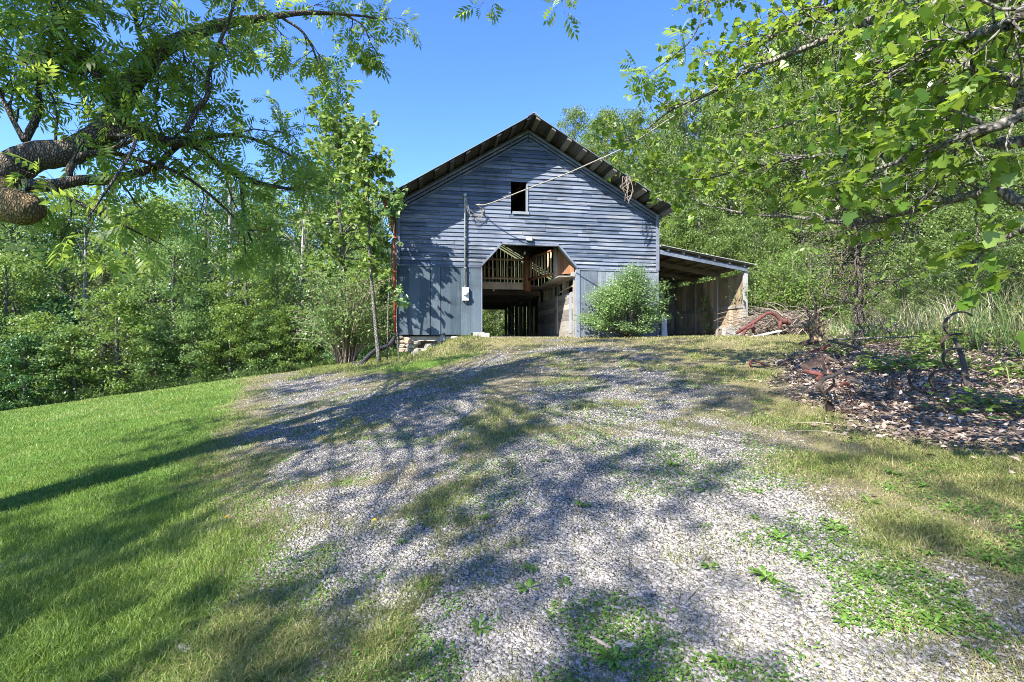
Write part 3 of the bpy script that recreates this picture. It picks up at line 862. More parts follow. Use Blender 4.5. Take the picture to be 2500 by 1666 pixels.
for k in range(6):
    j = MB(rs.random()); y0 = 5.0 + 2.1 * k; j.box(0.05, 6.3, y0, y0 + 0.12, LZ - 0.36, LZ - 0.145); j.build('loft_joist', M['oldwood_x'], barn)
lf2 = MB(0.4)
for k in range(12):
    lf2.r = rs.random(); x0 = 5.92 + 3.8 * k / 12; lf2.box(x0, x0 + 0.31, 0.16, BD - 0.1, LZ - 0.10, LZ - 0.06)
lf2.build('loft_floor', M['oldwood_y'], barn)
A, B, C_, D_ = Vector((2.70, 3.02, 0)), Vector((5.28, 3.02, 0)), Vector((5.95, 0.75, 0)), Vector((6.3, 0.3, 0))
rail = empty('loft_railing'); rail.parent = barn
def post(p, r, z0, z1, mat, name='rail_post'):
    m_ = MB(0.5); m_.tube([(p.x, p.y, z0), (p.x + 0.01, p.y, (z0 + z1) / 2), (p.x, p.y, z1)], [r, r * 1.06, r * 0.92], 10, 0.05); return m_.build(name, mat, rail, True)
post(A, 0.12, LZ - 0.3, LZ + 1.05, M['orangewood']); post(A + Vector((0.42, 0, 0)), 0.09, LZ - 0.28, LZ + 1.0, M['orangewood'])
post(B, 0.165, LZ - 0.38, LZ + 1.28, M['orangewood']); post(C_, 0.10, LZ - 0.12, LZ + 1.15, M['oldwood'])
def rail_run(p, q, n, zt, zb, topmat, balmat):
    for zz, r in ((zt, 0.05), (zb, 0.055)):
        m_ = MB(0.5); m_.tube([(p.x, p.y, zz), ((p.x + q.x) / 2, (p.y + q.y) / 2, zz + 0.01), (q.x, q.y, zz)], r, 8, 0.04); m_.build('handrail', topmat, rail, True)
    for k in range(n):
        t_ = (k + 0.5) / n; c = p.lerp(q, t_); m_ = MB(rs.random())
        m_.tube([(c.x, c.y, zb + 0.03), (c.x + rs.uniform(-.012, .012), c.y, (zt + zb) / 2), (c.x, c.y, zt - 0.02)], [0.036, 0.042, 0.034], 7, 0.08); m_.build('baluster', balmat, rail, True)
rail_run(A + Vector((0.42, 0, 0)), B, 11, LZ + 0.97, LZ + 0.16, M['palelog'], M['palelog'])
rail_run(B, C_, 10, LZ + 1.03, LZ + 0.10, M['orangewood'], M['palelog'])
pb = MB()
for k in range(9):
    pb.r = rs.random(); c0 = C_.lerp(Vector((6.52, 0.2, 0)), k / 9); c1 = C_.lerp(Vector((6.52, 0.2, 0)), (k + 0.92) / 9); n_ = Vector((0.02, 0.015, 0))
    pb.hexa([(c0.x, c0.y, LZ + 0.05), (c1.x, c1.y, LZ + 0.05), (c1.x + n_.x, c1.y + n_.y, LZ + 0.05), (c0.x + n_.x, c0.y + n_.y, LZ + 0.05)],
            [(c0.x, c0.y, LZ + 1.1), (c1.x, c1.y, LZ + 1.08), (c1.x + n_.x, c1.y + n_.y, LZ + 1.08), (c0.x + n_.x, c0.y + n_.y, LZ + 1.1)])
pb.build('loft_panel', M['orangewood'], rail)
sw = 6.46
st = MB()
for k in range(8):                                              # stall wall of wide horizontal boards
    st.r = rs.random(); st.box(sw, sw + 0.04, 0.30, 6.1, 0.16 + 0.215 * k, 0.16 + 0.215 * (k + 1) - rs.uniform(0.004, 0.012))
st.build('stall_wall', M['oldwood_y'], barn)
pl = MB(0.95); pl.box(sw - 0.02, sw - 0.002, 0.34, 0.62, 0.3, 1.85); pl.build('stall_plank', M['board_grey_lit'], barn)
for y0, wd_, zt in ((0.22, 0.12, LZ - 0.12), (1.25, 0.11, LZ - 0.12), (1.75, 0.08, LZ - 0.12), (2.55, 0.2, LZ - 0.1), (3.4, 0.1, LZ - 0.12), (3.95, 0.1, LZ - 0.12), (4.5, 0.1, LZ - 0.12), (5.1, 0.1, LZ - 0.12), (6.1, 0.14, LZ - 0.12), (8.6, 0.2, LZ - 0.12), (11.4, 0.2, LZ - 0.12), (14.0, 0.18, LZ - 0.12)):
    p = MB(rs.random()); p.box(sw + 0.045, sw + 0.17, y0, y0 + wd_, 0.1, zt); p.build('stall_post', M['oldwood'], barn)
sd = MB(0.6); sd.box(sw - 0.06, sw - 0.004, 2.25, 2.62, 0.3, 1.9); sd = sd.build('stall_door', M['oldwood'], barn)
hh = MB(0.3); hh.box(sw - 0.10, sw - 0.062, 2.28, 2.36, 1.2, 1.3); hh.build('latch', M['iron'], sd)
bm_ = MB(0.8); bm_.box(sw - 0.03, sw + 0.18, 0.20, 14.2, LZ - 0.12, LZ + 0.10); bm_.build('aisle_beam', M['oldwood_y'], barn)
br = MB(0.9); br.bar((sw - 0.08, 6.2, LZ - 0.2), (sw - 0.08, 12.2, LZ - 0.28), 0.05, 0.2); br.build('aisle_board', M['brownboard'], barn)
hr = MB(0.6); hr.bar((sw + 0.03, 0.35, 2.1), (sw + 0.03, 2.2, 2.02), 0.03, 0.05); hr.build('stall_rail', M['palelog'], barn)

# small fittings of the front
cd = empty('conduit'); cd.parent = barn
c = MB(0.5); c.tube([(2.37, -0.11, 1.92), (2.37, -0.11, 5.13), (2.37, -0.12, 5.18), (2.37, -0.13, 5.2)], 0.032, 10); c.build('pipe', M['conduit'], cd, True)
wh = MB(0.5); wh.tube([(2.37, -0.06, 5.16), (2.37, -0.1, 5.24), (2.37, -0.19, 5.22), (2.37, -0.23, 5.15)], [0.05, 0.075, 0.07, 0.04], 10); wh.build('weatherhead', M['conduit'], cd, True)
for zz in (2.6, 3.7, 4.7):
    k = MB(0.4); k.box(2.325, 2.415, -0.146, -0.045, zz, zz + 0.03); k.build('clamp', M['conduit'], cd)
mb_ = MB(0.5); mb_.box(2.275, 2.505, -0.145, -0.03, 1.44, 1.92); mbx = mb_.build('meter_box', M['meter'], barn, bevel=0.012)
gl = MB(0.5); gl.tube([(2.39, -0.145, 1.70), (2.39, -0.20, 1.70), (2.39, -0.235, 1.70)], [0.083, 0.08, 0.055], 18); gl.build('meter_glass', M['glassbulb'], mbx, True)
lb = MB(0.5); lb.tube([(2.39, -0.147, 1.70), (2.39, -0.16, 1.70)], [0.095, 0.095], 18); lb.build('meter_ring', M['conduit'], mbx, True)
nb = MB(0.5); nb.tube([(2.40, -0.09, 1.44), (2.40, -0.09, 1.36)], 0.014, 8); nb.build('ground_stub', M['conduit'], mbx, True)
fl = MB(0.8); fl.hexa([(4.62, -0.19, 3.66), (4.82, -0.19, 3.66), (4.84, -0.05, 3.70), (4.60, -0.05, 3.70)], [(4.62, -0.16, 3.80), (4.82, -0.16, 3.80), (4.84, -0.04, 3.80), (4.60, -0.04, 3.80)])
flo = fl.build('floodlight', M['block'], barn, bevel=0.01)
ds = MB(0.5)
ds.tube([(-0.34, -0.72, EAVE_L - 0.22), (-0.33, -0.66, EAVE_L - 0.36), (-0.16, -0.12, EAVE_L - 0.75), (-0.10, -0.075, EAVE_L - 1.0), (-0.09, -0.075, 2.6), (-0.07, -0.075, 0.25)], 0.046, 8)
dso = ds.build('downspout', M['red'], barn, True)
for zz in (3.6, 2.4, 0.85):
    k = MB(0.4); k.box(-0.155, -0.02, -0.135, -0.035, zz, zz + 0.035); k.build('strap', M['red'], dso)
gt = MB(0.5); gt.ribbon([(-0.38, -OV, EAVE_L - 0.17), (-0.38, 5, EAVE_L - 0.18), (-0.38, BD, EAVE_L - 0.2)], 0.12, 0.11, (1, 0, 0)); gt.build('gutter', M['red'], barn)
fp = empty('foundation'); fp.parent = barn
def rock_verts(r, seed, sq=(1, 1, 0.7), sub=2, amp=0.22):
    import bmesh
    bm = bmesh.new(); bmesh.ops.create_icosphere(bm, subdivisions=sub, radius=1.0)
    rr = random.Random(seed); ph = [rr.uniform(0, 9) for _ in range(9)]
    vs = []
    for v in bm.verts:
        p = v.co
        k = 1 + amp * (math.sin(2.1 * p.x + ph[0]) * math.sin(2.7 * p.y + ph[1]) + 0.6 * math.sin(3.9 * p.z + ph[2] + p.x * 2)) + rr.uniform(-0.03, 0.03)
        q = [max(-0.82, min(0.82, c)) for c in p * k]
        vs.append((q[0] * r * sq[0], q[1] * r * sq[1], q[2] * r * sq[2]))
    fs = [tuple(v.index for v in f.verts) for f in bm.faces]; bm.free(); return vs, fs
fst = [(0.06, 0.05, .17), (0.30, 0.10, .12), (0.1, 0.05, 0.02), (0.36, 0.05, 0.02), (0.12, 0.02, -0.13), (0.42, 0.02, -0.14), (0.14, 0.0, -0.27), (0.42, 0.0, -0.27), (0.66, 0.06, -0.02)]
for k, (w, d, zz) in enumerate(fst):
    v_, f_ = rock_verts(0.17, 50 + k, (1.15, 0.8, 0.55)); m_ = MB(rs.random()); m_.add([(w + a, d + b, zz + c - 0.05) for a, b, c in v_], f_); m_.build('foundation_stone', M['stone'], fp, False)
sl = MB(0.3); sl.box(0.7, OP_L, 0.25, 0.4, -0.25, 0.19); sl.build('sill_shadow_beam', M['oldwood_x'], fp).name = 'sill_beam'
sl = MB(0.3); sl.box(OP_R, BW, 0.08, 0.25, 0.0, 0.18); sl.build('sill_beam', M['oldwood_x'], fp)
for w in (2.2, 1.5):
    k = MB(0.7); k.box(w, w + 0.16, 0.06, 0.24, -0.15, 0.2); k.build('pier', M['block'], fp)


def bpt(w, d, zz=None):
    x, y = barn_xy(w, d); return Vector((float(x), float(y), g1(x, y) if zz is None else zz))


# light bulbs that hang inside, and the rope on the railing
for (w, d, zt, lab) in ((5.05, 2.4, 3.62, 'white light bulb hanging in front of the loft railing post'), (3.9, 3.6, 2.18, 'white light bulb under the loft beam, nearest the doorway'), (3.35, 6.6, 2.18, 'small white light bulb under the loft floor, deeper in the barn')):
    p = bpt(w, d, zt); o = tag(empty('light_bulb', p), lab, 'light bulb', 'bare bulbs hanging in the barn')
    m_ = MB(); m_.tube([(0, 0, 0.0), (0, 0, 0.035), (0, 0, 0.08), (0, 0, 0.12), (0, 0, 0.15)], [0.015, 0.042, 0.05, 0.03, 0.022], 12); m_.build('bulb', M['glassbulb'], o, True)
    m_ = MB(); m_.tube([(0, 0, 0.15), (0, 0, 0.22)], [0.03, 0.034], 10); m_.build('socket', M['dark'], o, True)
    m_ = MB(); m_.tube([(0, 0, 0.22), (0, 0.01, 0.8 if zt > 3 else 0.30)], 0.006, 5); m_.build('cord', M['dark'], o)
m_ = MB(); pts = []
for k in range(13):
    t_ = k / 12; pts.append(bpt(2.75 + 2.5 * t_, 2.9 - 0.02, LZ + 0.95 - 0.42 * (1 - (2 * t_ - 1) ** 2)))
m_.tube(pts, 0.016, 6); tag(m_.build('rope', M['cable'], None, True), 'slack rope looped across the loft railing inside the barn', 'rope')

# power cable: service drop from the gable to a pole beyond the frame, with its tail at the weatherhead
m_ = MB()
cp = [bpt(2.75, -0.22, 4.86), P(1194, 496.5, 16.9), P(1289, 455.6, 16.0), P(1373, 418, 15.2), P(1446, 380.5, 14.4), P(1523, 341, 13.5), P(1640, 270, 12.0), P(1900, 90, 9.5), P(2500, -420, 6.0)]
cp = smooth_path(cp, 5); cp = [p + Vector((0, 0, -.25 * math.sin(math.pi * i / (len(cp) - 1)) * min(1, i / 25))) for i, p in enumerate(cp)]; m_.tube(cp, 0.019, 6); pc = tag(m_.build('power_cable', M['cable'], None, True), 'thick twisted power cable slanting up from the gable over the open loft window', 'power cable')
for k, (ww, zz) in enumerate(((2.45, 4.78), (2.50, 4.55), (2.62, 4.36))):
    m_ = MB(); m_.tube(smooth_path([bpt(2.40, -0.22, 5.16), bpt(ww, -0.2, zz), bpt(2.95 + 0.05 * k, -0.18, 4.42 + 0.12 * k), bpt(2.85, -0.22, 4.86 - 0.03 * k), bpt(2.75, -0.22, 4.86)], 6), 0.011, 5); m_.build('tail_wire', M['cable'], pc, True)
m_ = MB(); m_.tube([bpt(2.95, -0.02, 5.0), bpt(2.93, -0.15, 4.98), bpt(2.86, -0.22, 4.88)], 0.015, 6); m_.build('anchor_hook', M['iron'], pc, True)

# dried vine that hangs from the right rake
m_ = MB()
for k in range(9):
    w0 = 8.05 + rs.uniform(-0.1, 0.2); L = rs.uniform(0.4, 1.05); z0 = rake_z(8.1) + 0.05
    pts = [bpt(w0, -OV - 0.06, z0), bpt(w0 + rs.uniform(-.12, .12), -OV - 0.08, z0 - L * 0.4), bpt(w0 + rs.uniform(-.16, .16), -OV - 0.06, z0 - L * 0.75), bpt(w0 + rs.uniform(-.2, .2), -OV - 0.05, z0 - L)]
    m_.tube(smooth_path(pts, 4), 0.011, 4)
tag(m_.build('dried_vine', M['twig'], None), 'tangle of dry vine hanging from the right edge of the barn roof', 'vine')

# ------------------------------------------------------------------ lean-to
lean = tag(empty('lean_to_shed', (BL[0], BL[1], 0), BARN_RZ), 'open fronted lean-to shed with slatted roof on the barn right side', 'shed')
LX0, LX1, LZ0, LZ1, LD = BW + 0.05, 13.62, 3.62, 3.02, 7.2
lz = lambda x: LZ0 + (LZ1 - LZ0) * (x - LX0) / (LX1 - LX0)
rf = MB(); y = -0.12
while y < LD:
    w = rs.uniform(0.13, 0.2); rf.r = rs.random()
    for xa, xb in ((LX0, (LX0 + LX1) / 2), ((LX0 + LX1) / 2 + 0.01, LX1 + 0.25)):
        rf.hexa([(xa, y, lz(xa)), (xb, y, lz(xb)), (xb, y + w, lz(xb)), (xa, y + w, lz(xa))], [(xa, y, lz(xa) + 0.025), (xb, y, lz(xb) + 0.025), (xb, y + w, lz(xb) + 0.025), (xa, y + w, lz(xa) + 0.025)])
    y += w + rs.uniform(0.10, 0.17)
rfo = rf.build('roof', M['oldwood_x'], lean)
tn = MB(0.5)
for k in range(7):
    y0 = -0.2 + (LD + 0.3) * k / 7; y1 = y0 + (LD + 0.3) / 7 - 0.012
    tn.hexa([(LX0, y0, lz(LX0) + 0.05), (LX1 + 0.3, y0, lz(LX1 + 0.3) + 0.05), (LX1 + 0.3, y1, lz(LX1 + 0.3) + 0.05), (LX0, y1, lz(LX0) + 0.05)], [(LX0, y0, lz(LX0) + 0.062), (LX1 + 0.3, y0, lz(LX1 + 0.3) + 0.062), (LX1 + 0.3, y1, lz(LX1 + 0.3) + 0.062), (LX0, y1, lz(LX0) + 0.062)])
tn.build('tin_sheet', M['tin_under'], rfo)
for k, y0 in enumerate((-0.05, 1.8, 3.6, 5.4, 7.0)):
    r_ = MB(0.3 + 0.15 * k); h0 = 0.17
    r_.hexa([(LX0, y0, lz(LX0) - h0 - .09), (LX1, y0, lz(LX1) - h0 - .09), (LX1, y0 + 0.08, lz(LX1) - h0 - .09), (LX0, y0 + 0.08, lz(LX0) - h0 - .09)], [(LX0, y0, lz(LX0) - .092), (LX1, y0, lz(LX1) - .092), (LX1, y0 + 0.08, lz(LX1) - .092), (LX0, y0 + 0.08, lz(LX0) - .092)])
    r_.build('rafter', M['trim'] if k == 0 else M['oldwood_x'], rfo)
for k in range(6):
    x = LX0 + 0.35 + (LX1 - LX0 - 0.5) * k / 5
    p = MB(0.3); p.box(x - 0.03, x + 0.03, -0.1, LD, lz(x) - 0.09, lz(x) - 0.003); p.build('purlin', M['oldwood_y'], rfo)
b = MB(); y = 0.12; SX = LX1 - 0.08
while y < LD:
    w = rs.uniform(0.22, 0.34)
    for za, zb in ((0.30, 1.42), (1.44, LZ1 - 0.30)):
        b.r = rs.random(); b.box(SX + 0.03, SX + 0.055, y, y + w - rs.uniform(0.004, 0.022), za + rs.uniform(-.03, .03), zb + rs.uniform(-.02, .02))
    y += w
b.build('board_wall', M['brownboard'], lean)
for za in (1.40, 0.30, 0.58):
    r_ = MB(rs.random()); r_.box(SX - 0.02, SX + 0.028, 0.1, LD, za - 0.06, za + 0.06); r_.build('wall_rail', M['oldwood_y'], lean)
for k, y0 in enumerate((0.0, 1.75, 3.5, 5.25, 7.0)):
    p = MB(rs.random()); p.box(SX - 0.09 if k else SX - 0.02, SX - 0.022 if k else SX + 0.13, y0, y0 + 0.11, 0.05, LZ1 - 0.2); p.build('post', M['whitewood'] if k == 0 else M['oldwood'], lean)
pn = MB(0.9); pn.hexa([(BW + 0.06, -0.2, 0.12), (BW + 0.30, -0.2, 0.12), (BW + 0.30, -0.17, 0.12), (BW + 0.06, -0.17, 0.12)], [(BW + 0.12, -0.10, 0.92), (BW + 0.32, -0.10, 0.92), (BW + 0.32, -0.07, 0.92), (BW + 0.12, -0.07, 0.92)])
tag(pn.build('leaning_board', M['whitewood']), 'pale short board leaning on the corner between barn and lean-to', 'board')
o = bpy.data.objects['leaning_board']; o.location = (BL[0], BL[1], 0); o.rotation_euler = (0, 0, BARN_RZ)

# concrete blocks
def block(loc, rz, label, group, tilt=0.0):
    root = tag(empty('concrete_block', loc, rz), label, 'concrete block', group); root.rotation_euler = (0, tilt, rz)
    m_ = MB(0.5); L, W, H = 0.40, 0.19, 0.19; t_ = 0.03
    m_.box(-L / 2, L / 2, -W / 2, -W / 2 + t_, 0, H); m_.box(-L / 2, L / 2, W / 2 - t_, W / 2, 0, H)
    for xa in (-L / 2, -t_ / 2, L / 2 - t_): m_.box(xa, xa + t_, -W / 2 + t_, W / 2 - t_, 0, H)
    m_.build('block_shell', M['block'], root); return root
block(bpt(2.86, -0.06) + Vector((0, 0, 0.0)), BARN_RZ, 'tan concrete block under the left door jamb, touching the blue boards', 'concrete blocks at the doorway')
block(bpt(3.16, 0.02) + Vector((0, 0, -0.03)), BARN_RZ + 1.5, 'concrete block just inside the doorway beside the jamb block', 'concrete blocks at the doorway')
bx, by = barn_xy(12.95, -0.3)
for k, (dw, dz, rz, lab) in enumerate(((0, 0, 0.1, 'lower left concrete block of the small stack before the lean-to wall'), (0.42, 0, 0.0, 'lower concrete block of the small stack, next to the white post'), (0.02, 0.19, 0.15, 'concrete block on top of the stack, farther from the white post'), (0.44, 0.19, -0.05, 'top concrete block of the stack, nearest the white post'))):
    p = bpt(12.55 + dw, -0.35); p.z += dz; r_ = block(p, BARN_RZ + rz, lab, 'concrete blocks by the lean-to'); r_.rotation_euler.x = math.radians(90) if False else 0

# loose stones at the left corner
rk = [(0.75, -0.25, .20, 'tan rounded stone beside the foundation corner'), (1.12, -0.22, .19, 'orange tinted stone right of the tan rounded stone'), (1.5, -0.12, .13, 'small grey stone under the blue boards'), (0.62, -0.5, .15, 'squat brown stone lying lowest in front of the foundation'),
      (2.0, -0.15, .14, 'flat pale stone below the middle of the blue boards'), (0.95, -0.6, .12, 'small brown stone on the grassy bank below the orange stone'), (7.2, -0.35, .15, 'white stone at the foot of the green bush'), (9.6, -0.45, .14, 'flat grey stone at the barn right corner')]
for k, (w, d, r, lab) in enumerate(rk):
    v_, f_ = rock_verts(r, 80 + k, (1.2, 0.9, 0.7)); m_ = MB(rs.random()); m_.add(v_, f_)
    o = m_.build('rock', M['stone']); o.location = bpt(w, d) + Vector((0, 0, r * 0.22)); o.rotation_euler = (0, 0, rs.uniform(0, 6)); tag(o, lab, 'rock', 'loose rocks along the barn front')

# corrugated black drain pipe from the downspout down the bank
e = ground_at(862, 894)
pp = [bpt(-0.07, -0.075, 0.27), bpt(-0.08, -0.10, 0.12), bpt(-0.30, -0.25, -0.16), bpt(-0.75, -0.5, -0.36)]
q0 = bpt(-1.1, -0.75); pp += [Vector((q0.x, q0.y, q0.z + 0.07))]
for t_ in (0.35, 0.7, 1.0):
    q = q0.lerp(Vector((e.x, e.y, 0)), t_); pp.append(Vector((q.x, q.y, g1(q.x, q.y) + 0.05)))
pp = smooth_path(pp, 16); m_ = MB(); m_.tube(pp, [0.075 + 0.007 * (k % 2) for k in range(len(pp))], 12)
tag(m_.build('drain_pipe', M['blackpipe'], None, False), 'black corrugated drain pipe curving down the bank from the red downspout', 'drain pipe')

# ------------------------------------------------------------------ woods: tree kinds, each tree a thing with trunk and crown
def tree_parts(seed, h, r, kind):
    """Returns (trunk MB, leaf verts, faces, rnd) of one tree standing on the origin."""
    rg = np.random.default_rng(seed); rr = random.Random(seed)
    tb = MB(0.5)
    lean_ = Vector((rr.uniform(-.06, .06), rr.uniform(-.06, .06), 1))
    r0 = 0.018 * h + 0.03
    npt = 7; sp = []
    for k in range(npt):
        t = k / (npt - 1); sp.append(Vector((lean_.x * h * t + rr.uniform(-.1, .1) * (t > 0) * h * 0.05, lean_.y * h * t + rr.uniform(-.1, .1) * (t > 0) * h * 0.05, h * 0.93 * t - 0.3 * (k == 0))))
    tb.tube(sp, [r0 * (1.15 - t * 1.0) + 0.008 for t in np.linspace(0, 1, npt)], 7)
    def trunk_at(z):
        t = min(max(z / (h * 0.93), 0), 1) * (npt - 1); i = min(int(t), npt - 2); return sp[i].lerp(sp[i + 1], t - i)
    pos, siz = [], []
    if kind == 'broad':
        nb, zlo, leaf, per = 64, 0.10, 0.18, 190
    elif kind == 'shrub':
        nb, zlo, leaf, per = 46, 0.03, 0.155, 170
    elif kind == 'hill':
        nb, zlo, leaf, per = 58, 0.10, 0.20, 210
    elif kind == 'cedar':
        nb, zlo, leaf, per = 80, 0.04, 0.085, 170
    else:                                   # bare pine
        nb, zlo, leaf, per = 46, 0.25, 0.10, 14
    for b in range(nb):
        t = zlo + (1 - zlo) * ((b + rr.random()) / nb)
        if kind == 'cedar': prof = (1 - t) ** 0.8 + 0.06
        elif kind == 'bare': prof = (1 - t) ** 0.7 * 0.9 + 0.1
        elif kind == 'shrub': prof = math.sin(math.pi * min(1, 0.22 + 0.78 * t)) ** 0.6 * 0.95 + 0.08
        else: prof = math.sin(math.pi * min(1, 0.13 + 0.85 * t)) ** 0.65 + 0.05
        a = b * 2.399 + rr.uniform(-.6, .6)
        L = r * prof * rr.uniform(0.45, 1.1)
        st = trunk_at(h * max(0.02, t - 0.12)); rise = rr.uniform(0.02, 0.22) * L if kind != 'cedar' else -0.1 * L
        en = Vector((trunk_at(h * t).x + math.cos(a) * L, trunk_at(h * t).y + math.sin(a) * L, h * t + rise))
        md = st.lerp(en, 0.5) + Vector((rr.uniform(-.1, .1) * L, rr.uniform(-.1, .1) * L, rr.uniform(-.02, .12) * L))
        rb = max(0.012, r0 * 0.32 * (1 - t * 0.7))
        tb.r = rr.random(); tb.tube([st, md, en], [rb, rb * 0.6, 0.006], 4)
        if kind == 'bare':
            for q in range(5):
                f = rr.uniform(0.3, 1.0); c0 = st.lerp(en, f); tip = c0 + Vector((rr.uniform(-1, 1), rr.uniform(-1, 1), rr.uniform(-.2, .5))) * L * 0.35
                tb.tube([c0, c0.lerp(tip, 0.5) + Vector((0, 0, rr.uniform(-.05, .05))), tip], [0.012, 0.009, 0.004], 3)
        n = int(per * rr.uniform(0.6, 1.3))
        cl = rr.uniform(0.30, 0.55) * (0.65 if kind == 'cedar' else 1) * max(0.55, min(1.3, r / 2.6))
        # leaves lie in flattened sprays along the outer half of each limb
        f = rg.uniform(0.4, 1.08, n)[:, None]
        base = np.array(md) * (1 - f) + np.array(en) * f if kind != 'cedar' else np.array(st) * (1 - f) + np.array(en) * f
        off = rg.normal(size=(n, 3)) * np.array([cl, cl, cl * 0.42]) * 0.8
        pos.append(base + off); siz.append(np.full(n, leaf) * rg.uniform(0.6, 1.35, n))
    pos = np.concatenate(pos); siz = np.concatenate(siz); n = len(pos)
    nrm = np.stack([rg.normal(0, .55, n), rg.normal(0, .55, n), np.full(n, 1.0)], 1)
    tdir = rg.normal(size=(n, 3)); tdir[:, 2] -= 0.35
    V, Fq = scatter(LEAF, LEAF_F, pos, tdir, nrm, siz)
    rnd = np.clip(0.5 + 0.22 * rg.normal(size=n), 0, 1)
    return tb, V, Fq, rnd


def make_tree(name, label, cat, group, seed, h, r, kind, lmat, bmat):
    root = tag(empty(name), label, cat, group)
    tb, V, Fq, rnd = tree_parts(seed, h, r, kind)
    tb.build('trunk', bmat, root, True)
    np_mesh('crown', V, Fq, lmat, root, rnd)
    return root


KINDS = {}
def kind_of(key, variants, *a):
    KINDS[key] = dict(variants=[None] * variants, args=a, n=0)
kind_of('broad', 3, 'broadleaf_tree', 'leafy mid green tree in the wood beyond the lawn', 'tree', 'broadleaf trees of the left wood', 'broad', 'leaf_wood', 'bark_grey', 11.0, 3.1)
kind_of('bright', 2, 'broadleaf_tree', 'bright yellow green tree in the wood beyond the lawn', 'tree', 'bright trees of the left wood', 'broad', 'leaf_bright', 'bark_grey', 10.0, 2.7)
kind_of('shrub', 3, 'understory_tree', 'low bushy dogwood like tree at the edge of the mown lawn', 'tree', 'bushy trees along the lawn edge', 'shrub', 'leaf_wood', 'bark_grey', 5.0, 2.1)
kind_of('lightshrub', 2, 'understory_tree', 'light green bushy tree at the edge of the mown lawn', 'tree', 'light bushy trees along the lawn edge', 'shrub', 'leaf_bright', 'bark_grey', 5.6, 2.0)
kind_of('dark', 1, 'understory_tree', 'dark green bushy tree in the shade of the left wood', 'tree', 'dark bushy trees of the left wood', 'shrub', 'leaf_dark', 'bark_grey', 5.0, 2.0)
kind_of('cedar', 1, 'cedar_tree', 'olive brown cedar with narrow crown among the green trees', 'tree', 'cedars of the left wood', 'cedar', 'leaf_cedar', 'bark_grey', 6.5, 1.5)
kind_of('bare', 2, 'bare_pine', 'grey nearly bare pine with thin twigs in the left wood', 'tree', 'bare pines of the left wood', 'bare', 'leaf_cedar', 'deadgrey', 10.0, 2.2)
kind_of('hill', 4, 'hillside_tree', 'green broadleaf tree on the steep wooded hillside', 'tree', 'trees on the wooded hillside', 'hill', 'leaf_hill', 'bark_grey', 10.0, 3.2)
kind_of('hillbush', 2, 'hillside_bush', 'bright green bushy growth low on the hillside behind the barn', 'bush', 'bushes on the wooded hillside', 'shrub', 'leaf_hill', 'bark_grey', 4.0, 2.2)


def plant(key, x, y, scale=1.0, rz=None, squash=1.0, label=None):
    k = KINDS[key]; i = k['n'] % len(k['variants']); k['n'] += 1
    name, lab, cat, grp, kind, lm, bmk, h, r = k['args']
    if k['variants'][i] is None:
        o = k['variants'][i] = make_tree(name, lab, cat, grp, 100 + 17 * i + len(key) * 7 + ord(key[1]), h, r, kind, M[lm], M[bmk])
    else:
        o = copy_tree(k['variants'][i])
    o.location = (x, y, g1(x, y) - 0.05); o.rotation_euler = (0, 0, random.uniform(0, 6.28) if rz is None else rz)
    o.scale = (scale, scale, scale * squash)
    if label: o['label'] = label
    return o


def px(u, y):
    return (u - CU) / F * y


# left wood, row by row from the lawn edge back
for u, dd, s in [(-160, 1.0, .8), (-40, .8, .95), (75, 1.1, 1.0), (185, .7, .85), (290, 1.0, 1.05), (385, .7, .8), (470, 1.1, 1.0), (560, .8, .85), (640, 1.0, .95), (715, .9, .8), (780, 1.4, .75)]:
    # depth of the lawn edge along this sight line
    ys = np.linspace(10, 60, 800); le = lawn_edge((u - CU) / F * ys, ys); y0 = float(ys[np.nonzero(le < 0)[0][0]]) + dd
    plant('lightshrub' if u in (75, 290, 560, 715) else 'shrub', px(u, y0), y0, s * random.uniform(.68, .95))
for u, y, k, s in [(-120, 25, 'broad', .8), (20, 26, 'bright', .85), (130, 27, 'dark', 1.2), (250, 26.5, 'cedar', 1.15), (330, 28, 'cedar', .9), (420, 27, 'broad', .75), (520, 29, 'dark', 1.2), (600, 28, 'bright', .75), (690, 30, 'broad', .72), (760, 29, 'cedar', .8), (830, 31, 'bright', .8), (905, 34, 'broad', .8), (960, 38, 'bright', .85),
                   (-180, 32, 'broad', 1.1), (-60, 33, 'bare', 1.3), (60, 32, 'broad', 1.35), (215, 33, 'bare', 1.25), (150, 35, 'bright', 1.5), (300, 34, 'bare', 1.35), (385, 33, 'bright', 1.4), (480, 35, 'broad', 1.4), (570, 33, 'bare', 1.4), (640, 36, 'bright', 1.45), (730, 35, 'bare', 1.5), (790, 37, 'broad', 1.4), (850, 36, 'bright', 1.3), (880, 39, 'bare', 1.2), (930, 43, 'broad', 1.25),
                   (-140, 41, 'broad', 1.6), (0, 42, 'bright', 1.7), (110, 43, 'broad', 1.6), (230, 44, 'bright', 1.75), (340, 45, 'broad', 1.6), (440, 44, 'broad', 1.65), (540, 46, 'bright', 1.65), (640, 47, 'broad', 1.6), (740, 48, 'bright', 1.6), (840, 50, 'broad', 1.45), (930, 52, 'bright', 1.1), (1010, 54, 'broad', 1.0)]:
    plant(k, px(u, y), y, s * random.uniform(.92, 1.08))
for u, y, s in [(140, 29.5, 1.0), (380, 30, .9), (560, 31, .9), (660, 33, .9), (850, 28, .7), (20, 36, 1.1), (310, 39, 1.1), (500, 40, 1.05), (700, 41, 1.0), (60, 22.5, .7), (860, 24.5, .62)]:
    plant('dark' if y < 34 else 'broad', px(u, y), y, s)
